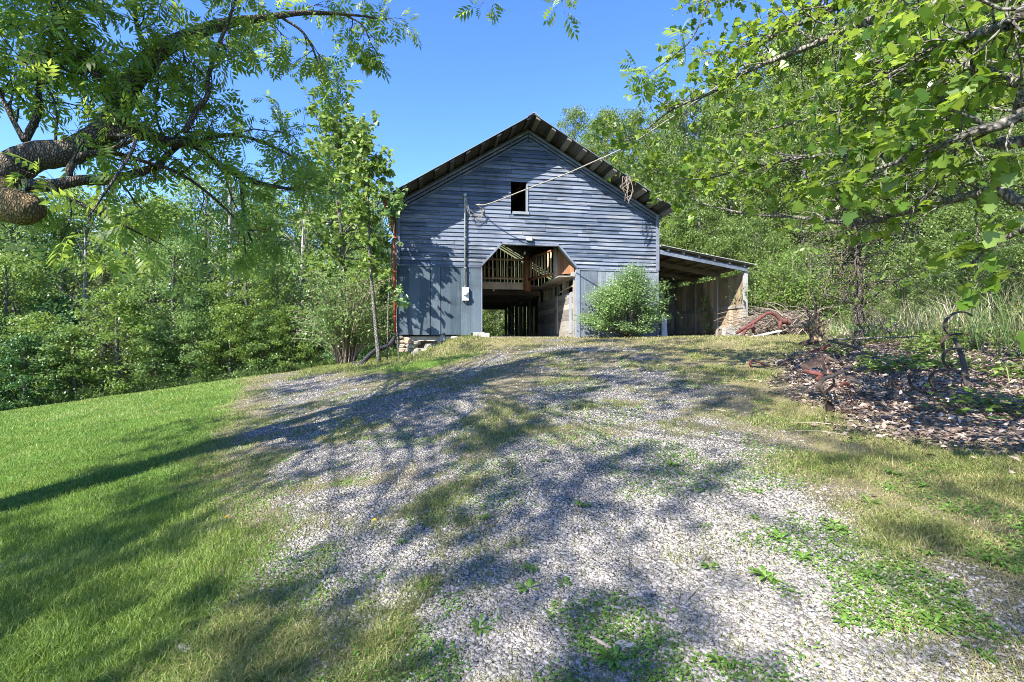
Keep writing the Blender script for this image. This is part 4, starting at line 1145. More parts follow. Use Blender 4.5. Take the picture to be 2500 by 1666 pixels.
# seen through the barn: bushes beyond the back doorway
for w, d, s, k in [(3.6, 21.5, .75, 'hillbush'), (5.6, 23, .9, 'hillbush'), (2.4, 25, 1.0, 'hillbush'), (7.5, 27, 1.1, 'hillbush'), (4.8, 30, 1.2, 'hillbush')]:
    x, y = barn_xy(w, d); plant(k, float(x), float(y), s, label='bright green bush seen through the back doorway of the barn')
# hillside
random.seed(21)
for row, (y0, s0, stepu, ulo, uhi) in enumerate([(30, .62, 90, 1600, 2000), (34, .8, 66, 1560, 2500), (41, 1.0, 62, 1480, 2700), (50, 1.15, 60, 1430, 2800), (61, 1.1, 72, 1400, 2800), (74, 1.2, 85, 1400, 2700)]):
    u = ulo + random.uniform(0, 30)
    while u < uhi:
        y = y0 * random.uniform(.93, 1.07); x = px(u, y); s = s0 * random.uniform(.8, 1.2)
        w, d = barn_wd(x, y)
        if not (-1 < w < 15 and d < 18):
            plant('hill', x, y, s, squash=random.uniform(.9, 1.25))
        u += stepu * random.uniform(.75, 1.25)
for u, y, s in [(1640, 31, .9), (1730, 33, 1.1), (1800, 29, .9), (1880, 31, 1.0), (1960, 28, .8), (1600, 37, 1.1), (1690, 39, 1.2), (1850, 37, 1.2), (2040, 33, 1.1), (1545, 42, 1.2), (2130, 29, .9), (2220, 27, .9), (2330, 24, .8), (2440, 22, .8)]:
    plant('hillbush', px(u, y), y, s)
for u, y, s in [(1990, 21, .62), (2080, 18.5, .5), (2170, 19, .6), (2260, 16, .5), (2330, 17.5, .62), (2420, 14.5, .5), (2500, 16, .6), (2210, 13.5, .32), (2390, 11.5, .34), (2480, 10.5, .32), (2120, 15.2, .3), (2300, 12.6, .28)]:
    plant('hillbush', px(u, y), y, s, label='low green bush on the upper part of the grassy bank')
plant('hill', px(2560, 17), 17, .55); plant('hill', px(2420, 20), 20, .6); plant('hill', px(2240, 24), 24, .7)

# undergrowth: leafy floor of both woods
def leaf_carpet(name, pts, leafsize, mat, hgt, label, cover=1.0):
    n = len(pts); rg = np.random.default_rng(len(name))
    z = G(pts[:, 0], pts[:, 1]) + np.abs(rg.normal(0, hgt, n)) * (0.4 + fbm(pts[:, 0] * 0.8, pts[:, 1] * 0.8, 5, 2))
    pos = np.column_stack([pts, z])
    nrm = np.stack([rg.normal(0, .6, n), rg.normal(0, .6, n), np.full(n, 1.0)], 1); td = rg.normal(size=(n, 3)); td[:, 2] -= .2
    V, Fq = scatter(LEAF, LEAF_F, pos, td, nrm, leafsize * rg.uniform(.6, 1.4, n))
    return tag(np_mesh(name, V, Fq, mat, None, np.clip(0.5 + .25 * rg.normal(size=n), 0, 1)), label, kind='stuff')
rg = np.random.default_rng(5)
t_ = rg.uniform(0, 1, 30000); off = rg.exponential(2.6, 30000)
nrm2 = np.array([-(LE1 - LE0)[1], (LE1 - LE0)[0]]) / np.hypot(*(LE1 - LE0))
pts = LE0 + t_[:, None] * (LE1 - LE0) * 1.5 + nrm2 * (off[:, None] - 0.1)
wv, dv = barn_wd(pts[:, 0], pts[:, 1]); pts = pts[(wv < -1.0) | (dv > 19)]
leaf_carpet('undergrowth', pts, 0.13, M['leaf_wood'], 0.38, 'leafy undergrowth along the foot of the left wood')
pts = np.column_stack([rg.uniform(6, 60, 130000), rg.uniform(6, 62, 130000)])
sv = hill_s(pts[:, 0], pts[:, 1]); keep = (sv > 2.5 + 5.5 * sstep(26, 12, pts[:, 1]) if False else sv > np.where(pts[:, 1] < 24, 5.6, 1.0)) & (np.abs(pts[:, 0] / pts[:, 1]) < 1.3)
leaf_carpet('hillside_undergrowth', pts[keep], 0.2, M['leaf_hill'], 0.55, 'leafy undergrowth covering the hillside')
x = rg.uniform(-3, 16, 9000); y = rg.uniform(36, 52, 9000)
leaf_carpet('back_undergrowth', np.column_stack([x, y]), 0.18, M['leaf_bright'], 0.4, 'low green growth behind the barn')


# ------------------------------------------------------------------ the two near trees, limb by limb
def fit_list(vals, m):
    return [float(x) for x in np.interp(np.linspace(0, len(vals) - 1, m), range(len(vals)), vals)]


def rand_dir(rr):
    while True:
        v = Vector((rr.uniform(-1, 1), rr.uniform(-1, 1), rr.uniform(-1, 1)))
        if 0.05 < v.length < 1: return v.normalized()


def grow(limb, rad, rr, wood_, leaves, n_sec, sec_len, n_twig, twig_len, per, up=0.15, skip=0.15, fwd=0.5, ok=None, leafgap=0.07, endspray=True):
    """Secondary branches and twigs off a limb; leaves collects (position, axis)."""
    m = len(limb)
    for k in range(n_sec + (1 if endspray else 0)):
        f = 0.999 if k == n_sec else skip + (1 - skip) * ((k + rr.random()) / n_sec)
        i = min(int(f * (m - 1)), m - 2); p = limb[i].lerp(limb[i + 1], f * (m - 1) - i); tdir = (limb[i + 1] - limb[i]).normalized()
        d = (rand_dir(rr) + tdir * fwd + Vector((0, 0, up))).normalized()
        L = sec_len * rr.uniform(0.55, 1.15) * (1.15 - 0.45 * f)
        r0 = min(rad[min(i, len(rad) - 1)] * 0.5, 0.004 + 0.013 * L)
        pts, q, dd = [p], p.copy(), d.copy()
        for s in range(5):
            dd = (dd + rand_dir(rr) * 0.33 + Vector((0, 0, 0.10 if s < 2 else -0.12))).normalized(); q = q + dd * L / 5; pts.append(q.copy())
        if ok and not all(ok(a) for a in pts[1:]): continue
        wood_.tube(pts, [r0 * (1 - 0.16 * s) for s in range(6)], 5)
        for tw in range(n_twig):
            g = 0.25 + 0.75 * (tw + rr.random()) / n_twig; j = min(int(g * 5), 4); b = pts[j].lerp(pts[j + 1], g * 5 - j)
            td = (rand_dir(rr) + (pts[j + 1] - pts[j]).normalized() * 0.7 + Vector((0, 0, up))).normalized(); TL = twig_len * rr.uniform(.5, 1.2)
            e1 = b + td * TL * 0.5; e2 = e1 + (td + rand_dir(rr) * 0.4 + Vector((0, 0, -0.15))).normalized() * TL * 0.5
            if ok and not ok(e2): continue
            wood_.tube([b, e1, e2], [r0 * 0.42, r0 * 0.32, 0.0025], 3)
            for c in range(per):
                ff = 0.35 + 0.65 * (c + 1) / per; base = b.lerp(e1, ff * 2) if ff < 0.5 else e1.lerp(e2, ff * 2 - 1)
                leaves.append((base, (td * 0.5 + rand_dir(rr) * 0.9 + Vector((0, 0, -0.3))).normalized()))


def build_leaves(name, leaves, template, faces, size, mat, parent, seed, flat=0.5, sizevar=(.7, 1.25)):
    rg = np.random.default_rng(seed); n = len(leaves)
    pos = np.array([tuple(l[0]) for l in leaves]); td = np.array([tuple(l[1]) for l in leaves])
    nrm = np.stack([rg.normal(0, flat, n), rg.normal(0, flat, n), np.full(n, 1.0)], 1)
    V, Fq = scatter(template, faces, pos, td, nrm, size * rg.uniform(*sizevar, n))
    per = len(faces)
    base = np.clip(0.5 + .27 * rg.normal(size=n), 0, 1)
    rnd = np.clip(np.repeat(base, per) + rg.normal(0, .08, n * per), 0, 1)
    return np_mesh(name, V, Fq, mat, parent, rnd)


rr = random.Random(11)
wal = tag(empty('walnut_tree', (-6.6, 4.6, g1(-6.6, 4.6))), 'big old walnut with thick dark bark limbs and feathery leaves arching over the lawn', 'tree', None)
WO = Vector((-6.6, 4.6, g1(-6.6, 4.6)))
wl = lambda p: Vector(p) - WO
wood_w = MB(0.5); walnut_leaves = []
tr = [WO + Vector((0, 0, -0.3)), WO + Vector((0.05, 0, 0.6)), WO + Vector((0.1, 0.1, 1.8)), WO + Vector((0.2, 0.15, 3.0)), WO + Vector((0.1, 0.1, 4.2)), WO + Vector((-0.2, 0.0, 6.0)), WO + Vector((-0.1, -0.2, 8.0)), WO + Vector((0.3, -0.3, 10.0))]
wt = MB(0.5); wt.tube([wl(p) for p in smooth_path(tr, 4)], lerp_list([0.62, 0.46, 0.42, 0.40, 0.26, 0.16, 0.10, 0.05], 4), 18, 0.03); wt.build('trunk', M['bark_walnut'], wal, True)


def limb(pix, rad, spray, name='limb', build=True):
    pts = [Vector(p) if len(p) == 3 and isinstance(p, Vector) else P(*p) for p in pix]
    sp_ = smooth_path(pts, 5); rd = fit_list(rad, len(sp_))
    return sp_, rd


WAL_LIMBS = [
    # seen limbs: photograph pixel (u, v) and the distance in metres, with radii
    ([tr[3], (-60, 470, 5.0), (25, 415, 5.1), (85, 383, 5.2), (175, 370, 5.3), (245, 328, 5.5), (282, 285, 5.6), (300, 240, 5.7), (330, 190, 5.8), (370, 140, 6.0), (430, 103, 6.2), (500, 73, 6.4), (565, 55, 6.7), (640, 45, 7.0), (740, 32, 7.4), (850, 36, 7.8), (945, 48, 8.2)],
     [.30, .22, .17, .15, .14, .13, .125, .12, .115, .105, .09, .08, .065, .05, .035, .022, .01], dict(n_sec=26, sec_len=0.85, n_twig=6, twig_len=.3, per=3, up=.05)),
    ([(235, 335, 5.45), (330, 318, 5.7), (400, 345, 6.0), (470, 352, 6.3), (530, 398, 6.7), (605, 440, 7.1), (720, 462, 7.6), (800, 450, 8.2)], [.085, .08, .07, .055, .045, .035, .022, .01], dict(n_sec=22, sec_len=0.95, n_twig=6, twig_len=.32, per=3, up=.0)),
    ([(60, 455, 5.0), (130, 452, 5.1), (200, 440, 5.2), (270, 440, 5.4), (330, 424, 5.6), (385, 405, 5.9), (410, 378, 6.1), (470, 330, 6.4)], [.07, .06, .055, .05, .048, .042, .035, .02], dict(n_sec=7, sec_len=0.7, n_twig=4, twig_len=.3, per=3, up=-.1)),
    ([(170, 430, 5.0), (172, 410, 5.0), (200, 380, 5.1), (260, 368, 5.2), (310, 350, 5.4), (330, 335, 5.6)], [.03, .035, .034, .028, .02, .012], dict(n_sec=6, sec_len=0.6, n_twig=5, twig_len=.28, per=3, up=0)),
    ([(270, 370, 5.3), (370, 400, 5.7), (450, 430, 6.0), (540, 500, 6.5), (590, 560, 6.8), (600, 620, 7.0)], [.025, .022, .02, .016, .012, .007], dict(n_sec=8, sec_len=0.7, n_twig=4, twig_len=.3, per=2, up=-.25)),
    ([(452, 322, 5.9), (480, 270, 6.0), (505, 238, 6.0), (508, 190, 6.1), (530, 120, 6.2), (555, 60, 6.3), (575, 0, 6.4), (600, -80, 6.5)], [.035, .033, .03, .026, .024, .02, .016, .01], dict(n_sec=12, sec_len=0.7, n_twig=5, twig_len=.3, per=3, up=.1)),
    ([(60, 345, 5.2), (92, 278, 5.3), (96, 210, 5.4), (115, 140, 5.5), (128, 70, 5.6), (140, -20, 5.7)], [.04, .035, .028, .024, .018, .01], dict(n_sec=14, sec_len=0.75, n_twig=5, twig_len=.3, per=3, up=.1)),
    ([(690, 45, 7.2), (735, 75, 7.3), (762, 115, 7.4), (775, 150, 7.5), (800, 195, 7.6)], [.022, .02, .016, .012, .006], dict(n_sec=8, sec_len=0.5, n_twig=5, twig_len=.25, per=3, up=-.15)),
    ([(840, 36, 7.8), (885, 62, 7.9), (905, 105, 8.0), (925, 135, 8.1)], [.016, .013, .01, .005], dict(n_sec=6, sec_len=0.4, n_twig=4, twig_len=.22, per=3, up=-.1)),
    ([(590, 445, 7.0), (592, 490, 7.0), (604, 560, 7.0), (620, 600, 7.0)], [.03, .026, .02, .008], dict(n_sec=6, sec_len=0.6, n_twig=5, twig_len=.28, per=3, up=-.1)),
    ([(250, 330, 5.5), (330, 345, 5.0), (250, 480, 4.6), (215, 530, 4.5)], [.02, .016, .012, .006], dict(n_sec=5, sec_len=0.5, n_twig=4, twig_len=.28, per=2, up=-.2)),
    ([(120, 455, 5.0), (220, 510, 5.0), (320, 560, 5.2), (400, 600, 5.6)], [.02, .016, .012, .006], dict(n_sec=7, sec_len=0.6, n_twig=4, twig_len=.3, per=2, up=-.2)),
    ([(300, 240, 5.7), (220, 170, 5.5), (160, 90, 5.4), (120, 0, 5.3)], [.04, .032, .022, .012], dict(n_sec=14, sec_len=0.8, n_twig=6, twig_len=.3, per=3, up=.1)),
    ([(370, 140, 6.0), (340, 80, 6.0), (330, 20, 6.0), (340, -60, 6.0)], [.035, .03, .022, .012], dict(n_sec=12, sec_len=0.8, n_twig=6, twig_len=.3, per=3, up=.1)),
    ([(470, 350, 6.3), (560, 330, 6.9), (650, 350, 7.5), (730, 390, 8.2)], [.035, .028, .02, .01], dict(n_sec=12, sec_len=0.8, n_twig=5, twig_len=.3, per=3, up=.05)),
    ([(60, 345, 5.2), (20, 270, 5.2), (-20, 180, 5.2)], [.03, .022, .012], dict(n_sec=8, sec_len=0.7, n_twig=5, twig_len=.3, per=3, up=.1)),
    # sprays that hang into the top of the picture from the high limbs
    ([(1120, -330, 6.4), (1150, -120, 6.7), (1172, -20, 6.9), (1180, 8, 6.9)], [.02, .014, .009, .005], dict(n_sec=1, sec_len=0.2, n_twig=3, twig_len=.16, per=2, up=-.2, skip=.9)),
    ([(1330, -330, 6.4), (1370, -120, 6.7), (1375, -30, 6.9), (1372, 6, 6.9)], [.02, .014, .009, .005], dict(n_sec=2, sec_len=0.25, n_twig=3, twig_len=.18, per=2, up=-.2, skip=.9)),
    ([(1790, -300, 6.6), (1745, -60, 6.6), (1715, 40, 6.6), (1685, 100, 6.6), (1640, 140, 6.6), (1585, 180, 6.6)], [.02, .015, .011, .009, .007, .004], dict(n_sec=7, sec_len=0.32, n_twig=3, twig_len=.16, per=2, up=-.1, skip=.5)),
]
for pix, rad, par in WAL_LIMBS:
    sp_, rd = limb(pix, rad, par)
    m_ = MB(0.5); m_.tube([wl(p) for p in sp_], rd, 12 if max(rad) > .06 else 7, 0.04 if max(rad) > .06 else 0.0); m_.build('limb', M['bark_walnut'], wal, True)
    par['n_sec'] = max(1, int(par['n_sec'] * .74)); grow(sp_, rd, rr, wood_w, walnut_leaves, **par)
# cut stub of a thick limb, tan bark, at the frame edge
m_ = MB(0.5); m_.tube([wl(p) for p in smooth_path([tr[2] + Vector((0, 0, .5)), P(-60, 485, 4.9), P(0, 495, 4.8), P(55, 508, 4.7), P(88, 515, 4.65)], 4)], lerp_list([.2, .19, .185, .165, .09], 4), 16, 0.05); m_.build('limb_stub', bark_mat('tan_bark', (0.07, 0.045, 0.02), (0.33, 0.24, 0.11), (0.35, 0.25, 0.06), 40), wal, True)
# high limbs above and behind the camera: the shade on the drive comes from these
HIGH = [((-5.5, 5.5, 7), (-4.5, 7.2, 8.6), (-3.6, 8.6, 9.8)), ((-5, 4, 7), (-3, 5, 8.5), (-1.2, 6, 9.4)), ((-5, 3, 7), (-3.5, 2.6, 8.2), (-2, 2.4, 8.8)), ((-5.6, 2.5, 7), (-4, 0.5, 8), (-2, -1.6, 8.4)),
        ((-7, 3, 7), (-7, 0.4, 8), (-6.4, -2.4, 8.4)), ((-6.6, 5, 7), (-8, 7, 8.4), (-9, 9.5, 9.5)), ((-6, 5, 8), (-6.4, 7.5, 9.6), (-6.6, 9.6, 10.6)), ((-6, 4, 8.5), (-4, 4.4, 10.4), (-2.2, 4.2, 11)),
        ((-7, 4, 7), (-9.4, 4, 8), (-11.5, 3.6, 8.5)), ((-7, 4, 6), (-9, 2, 6.6), (-11.4, 0.5, 6.8)), ((-5, 3.2, 6), (-3.6, 1.0, 6.4), (-1.6, -0.4, 6.6)), ((-5.8, 4.4, 9), (-4.6, 6.2, 10.6), (-2.4, 7.6, 11.2)), ((-8, 3, 6), (-8.6, 0, 6.4), (-9.2, -3, 6.6)), ((-4.2, 1, 7), (-2.6, -2, 7.6), (-0.6, -4, 7.8)),
        ((-5.6, 2, 5.6), (-4.6, -0.6, 6.2), (-3.4, -3.2, 6.6)), ((-6, 1.5, 5.4), (-6.4, -1.5, 6), (-6.2, -4.2, 6.2)), ((-4.8, 2.4, 5.4), (-3.2, 0.6, 5.8), (-1.2, -1.0, 6.0)), ((-7, 2, 7.6), (-7.8, -1, 9.2), (-8, -4, 9.8)), ((-5, 3, 8.6), (-3.4, 1.0, 10.2), (-1.6, -1, 10.8)), ((-7.6, 5, 6.6), (-9.6, 6.4, 7.6), (-11.6, 7.4, 8.2)),
        ((-7.6, 1.5, 6), (-9, -2, 7), (-10.4, -5.4, 7.4)), ((-8, 2, 6.6), (-10.6, -0.6, 7.4), (-13, -3, 7.6)), ((-7, 1, 5.4), (-7.8, -2.4, 6), (-8.6, -6, 6.2))]
rh = random.Random(101)
HIGH = []
for ix in range(10):
    for iy in range(12):
        x, y = -13.6 + 13.0 * (ix + rh.random()) / 10, -9.4 + 17.9 * (iy + rh.random()) / 12
        z = max(rh.uniform(6.0, 10.0), 0.92 * y + 1.6)
        if z > 12 or (x > -2.5 and y < 1.5): continue
        HIGH.append((x, y, z))
for (x, y, z) in HIGH:
    c = Vector((x, y, z)); a = WO + Vector((0.0, 0.0, rh.uniform(5.5, 9.0))); b = a.lerp(c, 0.6) + Vector((rh.uniform(-1.6, 1.6), rh.uniform(-1.6, 1.6), rh.uniform(0.4, 1.2)))
    sp_ = smooth_path([a, b, c], 7); rd = fit_list([.026, .02, .014, .005], len(sp_))
    m_ = MB(0.5); m_.tube([wl(p) for p in sp_], rd, 7); m_.build('limb', M['bark_walnut'], wal, True)
    grow(sp_, rd, rr, wood_w, walnut_leaves, 9, .8, 4, .32, 2, up=.1, skip=.7, ok=lambda p: p.z > 0.92 * p.y + 0.9 and p.z > 3.5)
wood_w.v = [tuple(wl(p)) for p in wood_w.v]; wood_w.build('twigs', M['bark_walnut'], wal, True)
PT, PF = pinnate()
print('walnut leaves', len(walnut_leaves))
walnut_leaves = [(wl(a), b) for a, b in walnut_leaves]
build_leaves('crown', walnut_leaves, PT, PF, 0.225, M['leaf_walnut'], wal, 3, 0.8, (.55, 1.35))

# lobed-leaf tree: its trunk stands beyond the right edge, its boughs reach in
MO = Vector((5.6, 3.4, g1(5.6, 3.4)))
map_ = tag(empty('maple_tree', MO), 'lobed leaf tree whose long boughs reach in over the grassy bank', 'tree')
ml = lambda p: Vector(p) - MO
mt_ = [MO + Vector((0, 0, -.3)), MO + Vector((0.03, 0, 1.5)), MO + Vector((-0.05, .05, 3)), MO + Vector((0.1, 0, 5)), MO + Vector((0, .1, 7.5))]
m_ = MB(0.5); m_.tube([ml(p) for p in smooth_path(mt_, 4)], lerp_list([.26, .2, .17, .13, .05], 4), 14, .03); m_.build('trunk', M['bark_grey'], map_, True)
wood_m = MB(0.5); maple_leaves = []
MAP_LIMBS = [
    ([mt_[3], (2540, -60, 4.0), (2272, 18, 4.6), (2200, 32, 4.8), (2090, 62, 5.2), (1990, 108, 5.6), (1900, 142, 6.0), (1800, 186, 6.5), (1740, 225, 6.9), (1640, 268, 7.4), (1560, 330, 7.9), (1500, 352, 8.3)], [.08, .07, .05, .045, .042, .036, .032, .027, .022, .017, .012, .006], dict(n_sec=24, sec_len=0.75, n_twig=5, twig_len=.3, per=4)),
    ([mt_[3], (2400, -140, 4.4), (2130, -20, 5.1), (2000, 36, 5.6), (1900, 84, 6.2), (1850, 112, 6.6), (1760, 132, 7.2), (1690, 120, 7.8)], [.06, .05, .04, .034, .026, .02, .013, .006], dict(n_sec=16, sec_len=0.7, n_twig=5, twig_len=.3, per=4, up=.2)),
    ([mt_[4], (2300, -300, 5.0), (2000, -120, 6.0), (1800, -40, 7.0), (1720, 10, 7.6)], [.05, .04, .03, .02, .008], dict(n_sec=14, sec_len=0.75, n_twig=5, twig_len=.3, per=4)),
    ([mt_[2], (2560, 470, 3.6), (2440, 465, 3.75), (2348, 482, 3.95), (2192, 522, 4.5), (2094, 545, 4.9), (1946, 531, 5.7), (1812, 520, 6.5), (1692, 487, 7.3), (1640, 440, 7.8)], [.06, .045, .038, .034, .028, .024, .02, .015, .01, .006], dict(n_sec=18, sec_len=0.6, n_twig=4, twig_len=.28, per=4, up=.3)),
    ([mt_[2], (2560, 330, 3.3), (2380, 345, 3.7), (2200, 362, 4.2), (2071, 377, 4.8), (1946, 386, 5.5), (1857, 404, 6.1), (1768, 426, 6.8), (1692, 437, 7.4), (1570, 405, 8.3)], [.06, .045, .038, .03, .026, .022, .018, .014, .01, .006], dict(n_sec=24, sec_len=0.75, n_twig=5, twig_len=.3, per=4, up=.15)),
    ([mt_[2], (2580, 262, 2.9), (2500, 277, 2.9), (2437, 308, 2.95), (2375, 321, 3.0), (2312, 353, 3.15), (2180, 400, 3.5), (2090, 430, 3.9), (2000, 460, 4.3)], [.06, .045, .04, .034, .028, .022, .016, .01, .006], dict(n_sec=12, sec_len=0.5, n_twig=4, twig_len=.26, per=4, up=.1)),
    ([mt_[3], (2560, 180, 3.1), (2500, 205, 3.3), (2326, 147, 4.0), (2250, 175, 4.4), (2150, 230, 4.9), (2050, 270, 5.5), (1900, 310, 6.3), (1800, 330, 7.0)], [.05, .045, .04, .034, .03, .024, .018, .012, .006], dict(n_sec=20, sec_len=0.75, n_twig=5, twig_len=.3, per=4, up=.1)),
    ([mt_[2], (2600, 500, 2.7), (2500, 560, 2.8), (2420, 600, 2.95), (2360, 655, 3.1)], [.03, .022, .015, .006], dict(n_sec=3, sec_len=0.32, n_twig=3, twig_len=.18, per=3, up=-.1, skip=.5)),
    ([mt_[3], (2560, -20, 2.8), (2450, 60, 3.1), (2330, 100, 3.5), (2230, 130, 4.0), (2100, 160, 4.6)], [.05, .04, .03, .02, .008], dict(n_sec=16, sec_len=0.6, n_twig=5, twig_len=.28, per=4, up=.1)),
    ([mt_[3], (2560, 60, 3.6), (2400, 230, 4.4), (2300, 300, 5.0), (2200, 320, 5.8), (2100, 340, 6.6), (1980, 350, 7.4)], [.045, .035, .03, .024, .016, .008], dict(n_sec=18, sec_len=0.8, n_twig=5, twig_len=.3, per=4, up=.05)),
    ([mt_[4], (2600, -250, 4.2), (2400, -130, 5.4), (2250, -60, 6.4), (2100, -20, 7.4), (1950, 10, 8.4)], [.05, .04, .03, .02, .008], dict(n_sec=18, sec_len=0.9, n_twig=5, twig_len=.32, per=4)),
    ([mt_[4], tuple(mt_[4] + Vector((0.6, 2, 1.2))), tuple(mt_[4] + Vector((0.8, 4, 1.5)))], [.05, .03, .01], dict(n_sec=12, sec_len=1.1, n_twig=6, twig_len=.4, per=4)),
    ([mt_[3], tuple(mt_[3] + Vector((1.6, .6, 1.2))), tuple(mt_[3] + Vector((3.4, 1.6, 1.5)))], [.06, .04, .01], dict(n_sec=12, sec_len=1.1, n_twig=6, twig_len=.4, per=4)),
]
for pix, rad, par in MAP_LIMBS:
    pts = []
    for p in pix:
        if isinstance(p, Vector): pts.append(p)
        elif abs(p[0]) < 40: pts.append(Vector(p))
        else: pts.append(P(*p))
    sp_ = smooth_path(pts, 5); rd = fit_list(rad, len(sp_))
    m_ = MB(0.5); m_.tube([ml(p) for p in sp_], rd, 8, 0.05); m_.build('limb', M['bark_grey'], map_, True)
    par['n_sec'] = int(par['n_sec'] * 2.1); grow(sp_, rd, rr, wood_m, maple_leaves, skip=par.pop('skip', .2), **par)
wood_m.v = [tuple(ml(p)) for p in wood_m.v]; wood_m.build('twigs', M['bark_grey'], map_, True)
print('maple leaves', len(maple_leaves))
build_leaves('crown', [(ml(a), b) for a, b in maple_leaves], LOBED, LOBED_F, 0.079, M['leaf_maple'], map_, 4, 0.55, (.45, 1.5))

# tulip poplar sapling in front of the barn's left corner, and a bigger one behind it
def sapling(name, label, pix, rad, par, lsize, seed, lmat, group=None, base=None):
    pts = [P(*p) for p in pix]; b = Vector((pts[0].x, pts[0].y, g1(pts[0].x, pts[0].y) - .05)) if base is None else base
    pts[0] = b
    root = tag(empty(name, b), label, 'tree', group); wd, lv = MB(0.5), []; sp_ = smooth_path(pts, 5); rd = fit_list(rad, len(sp_))
    m_ = MB(0.5); m_.tube([p - b for p in sp_], rd, 9, .03); m_.build('trunk', M['bark_grey'], root, True)
    for q in par: grow(sp_, rd, random.Random(seed), wd, lv, **q)
    wd.v = [tuple(Vector(p) - b) for p in wd.v]; wd.build('twigs', M['bark_grey'], root, True)
    build_leaves('crown', [(a - b, c) for a, c in lv], LOBED, LOBED_F, lsize, lmat, root, seed, .5)
    return root
sapling('tulip_poplar', 'slim crooked sapling in front of the barn left corner and downspout', [(926, 850, 15.9), (914, 760, 15.9), (904, 650, 15.9), (900, 520, 15.9), (893, 430, 15.9), (880, 360, 15.9)], [.075, .06, .05, .04, .03, .01],
        [dict(n_sec=46, sec_len=1.15, n_twig=7, twig_len=.36, per=5, up=.2, skip=.30)], 0.15, 31, M['leaf_bright'])
sapling('leafy_shoot', 'low pale leafed shoot across the lower downspout', [(975, 838, 16.1), (968, 790, 16.0), (972, 740, 15.9), (985, 722, 15.8)], [.02, .015, .012, .006], [dict(n_sec=7, sec_len=0.42, n_twig=3, twig_len=.2, per=4, up=.05, skip=.7)], 0.13, 33, M['leaf_shrub'])
sapling('leafy_shoot', 'tall leafy shoot over the upper barn corner below the gutter', [(945, 850, 16.2), (950, 700, 16.1), (962, 560, 16.0), (972, 480, 15.9)], [.03, .025, .018, .006], [dict(n_sec=13, sec_len=0.5, n_twig=4, twig_len=.22, per=4, up=.05, skip=.72)], 0.15, 35, M['leaf_shrub'])
sapling('tulip_poplar', 'taller poplar left of the barn with rounded crown against the sky', [(835, 860, 20.5), (838, 700, 20.5), (832, 560, 20.5), (824, 450, 20.5), (830, 380, 20.5), (830, 325, 20.5)], [.13, .11, .09, .07, .045, .012],
        [dict(n_sec=70, sec_len=2.7, n_twig=9, twig_len=.65, per=6, up=.1, skip=.12)], 0.19, 37, M['leaf_bright'])

# arching twiggy bush left of the barn
b0 = on_ground(845, 18.5); root = tag(empty('twiggy_bush', b0), 'brown twiggy arching bush between the left wood and the barn corner', 'bush')
m_ = MB(); lv = []; r2 = random.Random(8)
for k in range(260):
    a = r2.uniform(0, 6.28); L = r2.uniform(1.0, 4.0); sp0 = Vector((math.cos(a), math.sin(a), 0)); m_.r = r2.random()
    st_ = sp0 * r2.uniform(0, .35); out_ = r2.uniform(.3, 1.5)
    pts = [st_, st_ + sp0 * out_ * .3 + Vector((0, 0, L * .5)), st_ + sp0 * out_ * .75 + Vector((0, 0, L * .85)), st_ + sp0 * out_ * 1.25 + Vector((0, 0, L * .92))]
    pts = smooth_path(pts, 3); m_.tube(pts, [.012 * (1 - .8 * i / len(pts)) + .002 for i in range(len(pts))], 3)
    for q in range(34 if r2.random() < .75 else 8):
        p = pts[r2.randint(4, len(pts) - 1)]; lv.append((p + rand_dir(r2) * .22, rand_dir(r2)))
m_.build('stems', M['twig'], root); build_leaves('foliage', lv, LEAF, LEAF_F, .12, M['leaf_wood'], root, 6, .6)

# rounded green bush in front of the barn's right half, leaves in level sprays
b0 = bpt(8.1, -1.0); root = tag(empty('green_bush', b0), 'rounded green bush with layered sprays in front of the barn right of the doorway', 'bush')
m_ = MB(0.4); lv = []; r2 = random.Random(19)
for k in range(150):
    a = r2.uniform(0, 6.28); t_ = r2.random(); hh_ = 0.25 + 2.25 * t_ ** 0.8; rr_ = 1.36 * math.sin(math.pi * min(1, .2 + .72 * hh_ / 2.5)) ** .7 * r2.uniform(.4, 1.2) 
    if hh_ > 2.0: rr_ *= .8
    e_ = Vector((math.cos(a) * rr_, math.sin(a) * rr_ * .8, hh_ * (.94 + .1 * math.sin(a + 2.2)))); s_ = Vector((math.cos(a) * .1, math.sin(a) * .1, 0.05)); md = s_.lerp(e_, .55) + Vector((0, 0, -.1 + .25 * r2.random()))
    pts = smooth_path([s_, md, e_], 4); m_.tube(pts, [.016 * (1 - .85 * i / len(pts)) for i in range(len(pts))], 4)
    d_ = (e_ - md).normalized()
    for q in range(150):
        f = r2.uniform(.35, 1.15); p = md.lerp(e_, f); p = p + Vector((r2.gauss(0, .17), r2.gauss(0, .17), r2.gauss(0, .05) - .04 * abs(r2.gauss(0, 1))))
        lv.append((p, Vector((d_.x + r2.gauss(0, .6), d_.y + r2.gauss(0, .6), -.1 + r2.gauss(0, .25))).normalized()))
m_.build('stems', M['bark_grey'], root, True); build_leaves('foliage', lv, LEAF, LEAF_F, .085, M['leaf_shrub'], root, 12, .32)

